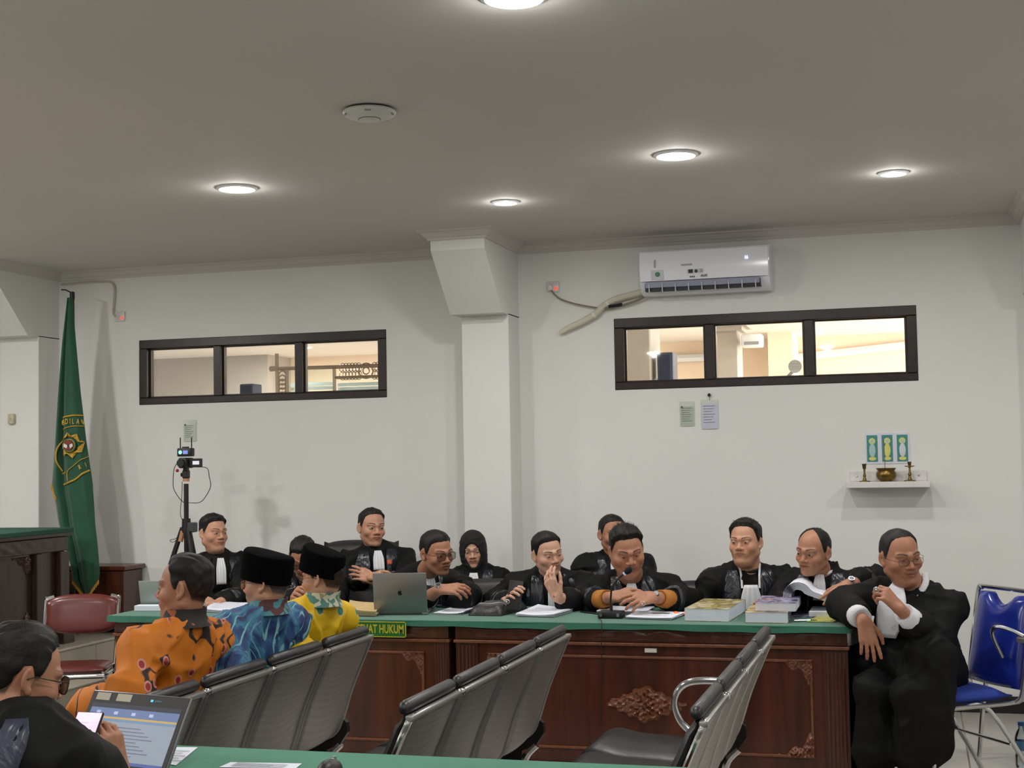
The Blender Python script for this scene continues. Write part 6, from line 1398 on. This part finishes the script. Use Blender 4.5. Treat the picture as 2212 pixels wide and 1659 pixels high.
# fruit logo on the lid
ap = []
for k in range(28):
    a_ = k / 28 * 2 * math.pi; r0 = .0125 * (1 + .08 * math.cos(2 * a_)); x, z = r0 * math.sin(a_), r0 * math.cos(a_) * .98
    if abs(math.degrees(a_) - 80) < 26: x -= .0052 * math.cos((math.degrees(a_) - 80) / 26 * 1.57)
    if abs(math.sin(a_)) < .3: z -= .0022 * (1 - abs(math.sin(a_)) / .3) * (1 if math.cos(a_) > 0 else -.8)
    ap.append((x, z))
def on_lid(u, v, h): q = ML @ Vector((u, -.003 - h, .106 + v)); return tuple(q)
MB().prism(ap, on_lid, -.0004, .0006).obj('logo', mat('logo_black', srgb(24, 22, 22), .3), lid)
MB().prism([(-.001, .0135), (.0015, .0185), (.0055, .0205), (.0045, .0158)], on_lid, -.0004, .0006).obj('logo_leaf', MATS['logo_black'], lid)
# grey laptop at the far left
a, b = atZ(300, 1317, TZ), atZ(356, 1317, TZ); c = (a + b) / 2
t = thing('laptop', 'pale grey laptop open at the left end of the counsel table', 'laptop', (c[0] + .09, c[1] + .03, TZ), R(8)); MG = mat('laptop_grey', srgb(150, 160, 156), .45, .2)
lid, _ = lap_open(t, .33, .20, .155, 14, MG); MB().box(-.166, .17, -.09, -.02, 0, .03, bev=.002).obj('paper_ream', M_paper, t)
# yellow-brown file folder
P = [atZ(x, y, TZ) for x, y in ((752, 1330), (812, 1332), (830, 1312), (756, 1312))]; c = sum(P) / 4
t = thing('case_file', 'tan dog-eared case file left of the silver laptop', 'folder', (c[0], c[1], TZ)); M_tan = mat('tan_card', srgb(196, 168, 116), .75, var=.1, vscale=30)
for k in range(6):
    MB().grid(lambda u, v, k=k: tuple((P[0] * (1 - u) * (1 - v) + P[1] * u * (1 - v) + P[2] * u * v + P[3] * (1 - u) * v) - c + np.array([.004 * (k % 3), -.004 * k, .004 + .0045 * k + .014 * (k / 5) * (1 - u) ** 3])), 8, 3, (0, 0, .003)).obj('leaf', M_tan if k % 2 else mat('tan_paper', srgb(214, 196, 152), .75), t)
# black bag / pouch
P = [atZ(x, y, TZ) for x, y in ((1012, 1330), (1082, 1331), (1140, 1316), (1062, 1313))]; c = sum(P) / 4; t = thing('leather_pouch', 'black leather document pouch lying on the green cloth', 'pouch', (c[0], c[1], TZ))
M_pouch = mat('pouch_leather', srgb(34, 34, 36), .38, var=.15, bump=.2, bscale=120)
def pouch(u, v): 
    p = (P[0] * (1 - u) * (1 - v) + P[1] * u * (1 - v) + P[2] * u * v + P[3] * (1 - u) * v) - c; e = (max(0, 1 - (2 * u - 1) ** 6) * max(0, 1 - (2 * v - 1) ** 6)) ** .5; return (p[0], p[1], .006 + .058 * e * (.75 + .25 * v) + .004 * math.sin(9 * u + 4 * v) * e)
MB().grid(pouch, 16, 12, (0, 0, -.0055)).obj('body', M_pouch, t, smooth=60)
q = [np.array(pouch(u, .3)) + np.array([0, 0, .0012]) for u in np.linspace(.05, .95, 12)]; MB().tube(q, .0025, 6).obj('zip', M_steel, t)
MB().tube([pouch(.02, .5), (pouch(.02, .5)[0] - .05, pouch(.02, .5)[1] - .02, .012), (pouch(.0, .2)[0] - .06, pouch(0, .2)[1] - .04, .005)], .012, 6, ry=.003).obj('strap', M_pouch, t)
a = np.array(atZ(1040, 1318, TZ)) - c; b = np.array(atZ(1066, 1304, TZ)) - c; MB().tube([(a[0], a[1], .03), (b[0], b[1], .035)], .010, 6, ry=.003).obj('flap', mat('flap_grey', srgb(70, 74, 84), .5), t)
# phones
def phone(label, px, py, rz, dark=True, z=TZ, cat='phone', tilt=(0, 0), Y=None, w=.074, h=.155, screen=None):
    p = atZ(px, py, z) if Y is None else np.array(atY(px, py, Y)); t = thing('mobile_phone', label, cat, p); t.rotation_euler = (R(tilt[0]), R(tilt[1]), R(rz))
    MB().box(-w / 2, w / 2, -h / 2, h / 2, 0, .008, bev=.003, seg=2).obj('body', M_blackp, t); MB().box(-w / 2 + .003, w / 2 - .003, -h / 2 + .004, h / 2 - .004, .008, .0085).obj('screen', screen or mat('phone_glass', srgb(16, 18, 22), .08), t); return t
phone('black phone lying flat behind the papers, left of the microphone', 1284, 1324, 50); phone('grey phone lying on the cloth behind the papers and pouch', 975, 1312, 75)
ph = phone('black phone held upright by the man covering his mouth', 1112, 1286, 0, tilt=(74, 0), Y=7.06); ph.rotation_euler = (R(-104), R(8), R(14))
MB().box(-.03, .0, .04, .072, .0082, .0105, bev=.003).obj('camera_bump', M_blackp, ph)
# microphone
c = on_table(1318, 1336); t = thing('desk_microphone', 'black gooseneck desk microphone in front of the laughing man', 'microphone', (c[0], c[1] + .03, TZ))
def mp(x, y, Y): return np.array(atY(x, y, Y)) - np.array([c[0], c[1] + .03, TZ])
MB().box(-.062, .062, -.04, .045, 0, .034, bev=.005, seg=2).obj('base', M_blackp, t)
MB().cyl((-.045, -.04, .02), (-.045, -.052, .02), .009, n=12).obj('plug', M_chrome, t); MB().box(.035, .048, -.042, -.038, .01, .026).obj('switch', M_steel, t)
Ym = c[1] + .03
g0 = np.array([0, 0, .03]); pts = smoothpts([g0, mp(1319, 1300, Ym), mp(1322, 1270, Ym - .01), mp(1334, 1252, Ym - .02), mp(1348, 1240, Ym - .03)], 5)
MB().tube(pts, .0048, 8).obj('gooseneck', M_blackp, t); MB().cyl(pts[0], pts[0] + np.array([0, 0, .03]), .008, n=10).obj('neck_socket', M_blackp, t)
d = unit(pts[-1] - pts[-2]); MB().cyl(pts[-1], pts[-1] + d * .012, .009, n=12).obj('collar_ring', emit('mic_ring', srgb(150, 170, 210), .6), t); MB().tube([pts[-1] + d * k for k in (.01, .016, .03, .045, .052)], [.010, .0145, .017, .0145, .006], 12).obj('foam_windscreen', mat('mic_foam', srgb(20, 20, 22), .95, bump=.6, bscale=400), t, smooth=180)
MB().tube(smoothpts([(-.045, -.052, .02), (-.05, -.075, .004), mp(1300, 1345, 6.735) , mp(1299, 1400, 6.73), mp(1301, 1470, 6.735), mp(1298, 1560, 6.74)], 5), .0022, 6).obj('cable', M_blackp, t)
# speaking-light button
c = on_table(1474, 1329); t = thing('signal_button', 'small glowing orange signal light on the green cloth', 'light', c); MB().box(-.035, .035, -.018, .018, 0, .012, bev=.004).obj('housing', M_blackp, t)
for x in (-.03, .022): MB().sphere((x, -.014, .012), .011, 10, 6, (1.2, 1, .8)).obj('lamp', emit('orange_glow', srgb(255, 84, 34), 1.4), t)
# books
def book(label, corners, z, h, cover, page=M_paper, name='book'):
    P = [atZ(x, y, z) for x, y in corners]; c = sum(P) / 4; t = thing(name, label, 'book', (c[0], c[1], z)); u = P[1] - P[0]; L = np.linalg.norm(u[:2]); v = P[3] - P[0]; W = np.linalg.norm(v[:2]); rz = math.atan2(u[1], u[0]); t.rotation_euler = (0, 0, rz)
    MB().box(-L / 2 + .002, L / 2 - .002, -W / 2 + .002, W / 2 - .004, .002, h - .002).obj('page_block', page, t)
    n = max(3, int(h / .007))
    for k in range(n): MB().box(-L / 2 + .001, L / 2 - .001, -W / 2 + .0012, W / 2 - .004, .003 + (h - .006) * k / n, .003 + (h - .006) * (k + .55) / n).obj('page_gather', page, t)
    MB().box(-L / 2, L / 2, -W / 2, W / 2, 0, .002).obj('back_cover', cover, t); MB().box(-L / 2, L / 2, -W / 2, W / 2, h - .002, h, bev=.0006).obj('front_cover', cover, t); MB().box(-L / 2, L / 2, W / 2 - .002, W / 2, 0, h).obj('spine', cover, t); return t
def cov(name, a, b, c_):
    def fn(t, v, cc):
        n = t.n('ShaderNodeTexNoise', i_Scale=14.0, i_Detail=2.0, i_Distortion=1.0); t.l(v, n.inputs['Vector']); t.l(t.ramp(n.outputs[0], [(.42, a), (.52, b), (.62, c_)]), t.b.inputs['Base Color'])
    return mat(name, a, .35, fn=fn, coat=.3)
CV1 = cov('cover_olive', srgb(206, 190, 150), srgb(110, 96, 30), srgb(176, 160, 90)); CV2 = cov('cover_mustard', srgb(200, 178, 120), srgb(150, 110, 30), srgb(90, 70, 24)); CV3 = cov('cover_plum', srgb(96, 74, 120), srgb(190, 184, 206), srgb(60, 50, 90)); CV4 = cov('cover_lime', srgb(150, 190, 60), srgb(214, 204, 80), srgb(200, 120, 60))
book('thick olive-covered book nearest the orange signal light', [(1500, 1341), (1596, 1343), (1592, 1322), (1500, 1318)], TZ, .062, CV1)
book('thick mustard-covered book, lower of the stacked pair', [(1614, 1345), (1706, 1346), (1712, 1324), (1622, 1321)], TZ, .052, CV2)
book('plum-covered book on top of the mustard-covered one', [(1636, 1320), (1724, 1321), (1724, 1306), (1644, 1304)], TZ + .052, .042, CV3)
# open book curling over
c = on_table(1770, 1330); t = thing('open_book', 'open thick book with pages curling over under the watch-wearing hand', 'book', (c[0] - .02, c[1] + .05, TZ)); t.scale = (1.3, 1.2, 1.3)
for k in range(7):
    r0 = .055 - .0045 * k
    def pg(u, v, k=k, r0=r0):
        a_ = 3.5 - 3.1 * min(1, u / .42); x = -.06 + r0 * math.cos(a_) if u < .42 else -.06 + r0 * math.cos(.4) + (u - .42) * (.30 + .01 * k); z = .075 + r0 * math.sin(a_) if u < .42 else .075 + r0 * math.sin(.4) - (u - .42) * (.105 + .004 * k) ; return (x, -.10 + .22 * v + .02 * u, max(.004, z))
    MB().grid(pg, 22, 4, (.0012, 0, .0015)).obj('page', M_paper, t, smooth=180)
MB().box(-.02, .16, -.10, .12, .0, .022, bev=.002).obj('page_block', M_paper, t)
MB().box(-.09, .17, -.105, .125, -.0, .003).obj('cover', CV3, t)
P = [atZ(x, y, TZ) for x, y in ((1742, 1344), (1800, 1345), (1828, 1334), (1768, 1332))]; c = sum(P) / 4; t = thing('magazine', 'lime and yellow leaflet at the right end of the counsel table', 'leaflet', (c[0], c[1], TZ))
MB().grid(lambda u, v: tuple((P[0] * (1 - u) * (1 - v) + P[1] * u * (1 - v) + P[2] * u * v + P[3] * (1 - u) * v) - c + np.array([0, 0, .002 + .004 * (u - .5) ** 2])), 8, 4, (0, 0, .002)).obj('cover', CV4, t)
MB().grid(lambda u, v: tuple((P[0] * (1 - u) * (1 - v) + P[1] * u * (1 - v) + P[2] * u * v + P[3] * (1 - u) * v) * 1.0 - c + np.array([.004, .004, .0])), 4, 2, (0, 0, .002)).obj('inner_leaf', M_paper, t)
p = atZ(1715, 1343, TZ); q = atZ(1765, 1342, TZ); t = thing('ballpoint_pen', 'silver and black pen beside the lime leaflet', 'pen', (p[0], p[1], TZ)); dd = (q - p)
MB().cyl((0, 0, .005), (dd[0] * .7, dd[1] * .7, .005), .0048, n=10).obj('barrel', M_chrome, t); MB().cyl((dd[0] * .7, dd[1] * .7, .005), (dd[0], dd[1], .005), .0045, .0015, n=10).obj('tip', M_blackp, t); MB().cyl((dd[0] * .02, dd[1] * .02, .0105), (dd[0] * .3, dd[1] * .3, .0105), .0012, n=6).obj('clip', M_chrome, t)
# ---- near laptop and phone
right = np.array([math.cos(YAW + .23), math.sin(YAW + .23), 0]); view = np.array([-right[1], right[0], 0])
away = unit(view * .75 + right * .66); e1 = np.array([away[1], -away[0], 0])       # e1 runs to the right along the hinge
tr = np.array(atY(422, 1512, 3.36)); TL = R(30); e2 = UP * math.cos(TL) + away * math.sin(TL); LH, LW = .235, .345
br = tr - e2 * LH; hz = br - e1 * LW / 2; dz = TZ + .014 - hz[2]
t = thing('laptop', 'black laptop with a document on its screen on the near table', 'laptop', (hz[0], hz[1], TZ))
ML2 = Matrix(((e1[0], -away[0] * math.cos(TL) , e2[0], 0), (e1[1], -away[1] * math.cos(TL), e2[1], 0), (e1[2], math.sin(TL), e2[2], .014), (0, 0, 0, 1)))   # x along hinge, y out of the screen, z up the lid
if dz > 0: LH -= 0
LH = float(np.dot(tr - np.array([hz[0], hz[1], TZ + .014]) - e1 * LW / 2, e2))
lid = MB().box(-LW / 2, LW / 2, -.010, .0, 0, LH, bev=.003, seg=2, M=ML2).obj('lid', M_alu, t); MB().box(-LW / 2 + .003, LW / 2 - .003, 0, .0012, .003, LH - .003, M=ML2).obj('bezel', M_blackp, lid)
def scr(nm, x0, x1, z0, z1, m, d=.0012): return MB().box(-LW / 2 + LW * x0, -LW / 2 + LW * x1, d, d + .0004, LH * z0, LH * z1, M=ML2).obj(nm, m, lid)
scr('screen', .05, .95, .05, .83, emit('screen_page', srgb(140, 150, 164), .5)); scr('title_bar', .05, .95, .77, .83, emit('screen_dark', srgb(44, 48, 60), .5), .0017); scr('ribbon', .05, .95, .66, .77, emit('screen_blue', srgb(100, 118, 160), .45), .0017)
scr('gold_bar', .05, .95, .63, .655, emit('screen_gold', srgb(176, 146, 80), .7), .0017); scr('blue_bar', .05, .95, .60, .63, emit('screen_blue2', srgb(100, 124, 160), .7), .0017); scr('task_bar', .05, .95, .05, .09, emit('screen_blue3', srgb(70, 84, 140), .7), .0017)
for k in range(9): scr('text_line', .30 + .02 * (k % 3), .62 + .05 * (k % 4), .52 - .045 * k, .53 - .045 * k, emit('screen_text', srgb(96, 100, 116), .6), .0018)
for k in range(4): scr('ribbon_icon', .12 + .18 * k, .16 + .18 * k, .69, .73, emit('screen_icon', srgb(160, 172, 200), .7), .0020)
for x0, x1 in ((.06, .20), (.27, .42)): scr('paper_sticker', x0, x1, .87, .97, mat('sticker_cream', srgb(196, 190, 172), .7), .0014)
scr('bezel_logo', .62, .645, .895, .925, emit('logo_cyan', srgb(90, 190, 220), .8), .0014); scr('bezel_text', .66, .73, .90, .92, mat('bezel_print', srgb(70, 110, 130), .5), .0014)
MB().box(-LW / 2, LW / 2, 0, .24, .0, .016, bev=.003, M=Matrix(((e1[0], -away[0], 0, 0), (e1[1], -away[1], 0, 0), (0, 0, 1, .0), (0, 0, 0, 1)))).obj('base', M_blackp, t); MB().box(-LW / 2 + .02, LW / 2 - .02, .03, .14, .016, .018, M=Matrix(((e1[0], -away[0], 0, 0), (e1[1], -away[1], 0, 0), (0, 0, 1, 0), (0, 0, 0, 1)))).obj('keyboard', M_key, t)
# phone in the near man's hand: plane through four image corners
c4 = [np.array(atY(x, y, Y)) for x, y, Y in ((168, 1536, 3.06), (224, 1538, 3.06), (201, 1614, 2.98), (152, 1581, 2.98))]
o0 = (c4[0] + c4[1]) / 2; px_ = unit(c4[1] - c4[0]); upv = unit(UP * .80 + view * .52 + right * .30); upv = unit(upv - px_ * np.dot(upv, px_)); nn = np.cross(px_, upv)
if np.dot(nn, -view) < 0: nn = -nn
Wp, Hp = .072, .152; cen = o0 - upv * Hp / 2; Mp = Matrix(((px_[0], upv[0], nn[0], 0), (px_[1], upv[1], nn[1], 0), (px_[2], upv[2], nn[2], 0), (0, 0, 0, 1)))
t = thing('mobile_phone', 'phone with a bright white chat list held by the near man', 'phone', cen)
MB().box(-Wp / 2, Wp / 2, -Hp / 2, Hp / 2, -.008, 0, bev=.003, seg=2, M=Mp).obj('body', M_blackp, t); MB().box(-Wp / 2 + .0025, Wp / 2 - .0025, -Hp / 2 + .003, Hp / 2 - .003, 0, .0006, M=Mp).obj('screen', emit('chat_screen', srgb(236, 206, 228), .8), t)
for k in range(5):
    z = Hp / 2 - .032 - .021 * k; q = [Mp @ Vector((-Wp / 2 + .013 + .0052 * math.cos(a_), z + .0052 * math.sin(a_), .0009)) for a_ in np.linspace(0, 2 * math.pi, 13)[:-1]]; m_ = MB(); m_.b.faces.new([m_.b.verts.new(v) for v in q]); m_.obj('avatar', emit('avatar_%d' % (k % 2), (srgb(70, 90, 96), srgb(150, 136, 140))[k % 2], .6), t)
    MB().box(-Wp / 2 + .022, Wp / 2 - .03 - .008 * (k % 2), z + .001, z + .003, .0006, .0009, M=Mp).obj('chat_line', emit('chat_text', srgb(190, 166, 184), .8), t)
# computer mouse at the bottom edge of the near table
p = atZ(712, 1674, TZ); t = thing('computer_mouse', 'dark computer mouse at the bottom edge of the near table', 'mouse', p)
MB().sphere((0, 0, .012), .05, 20, 10, (.6, 1, .55)).obj('shell', M_blackp, t, smooth=180); MB().cyl((-.004, .028, .034), (.004, .028, .034), .008, n=12).obj('scroll_wheel', M_steel, t)
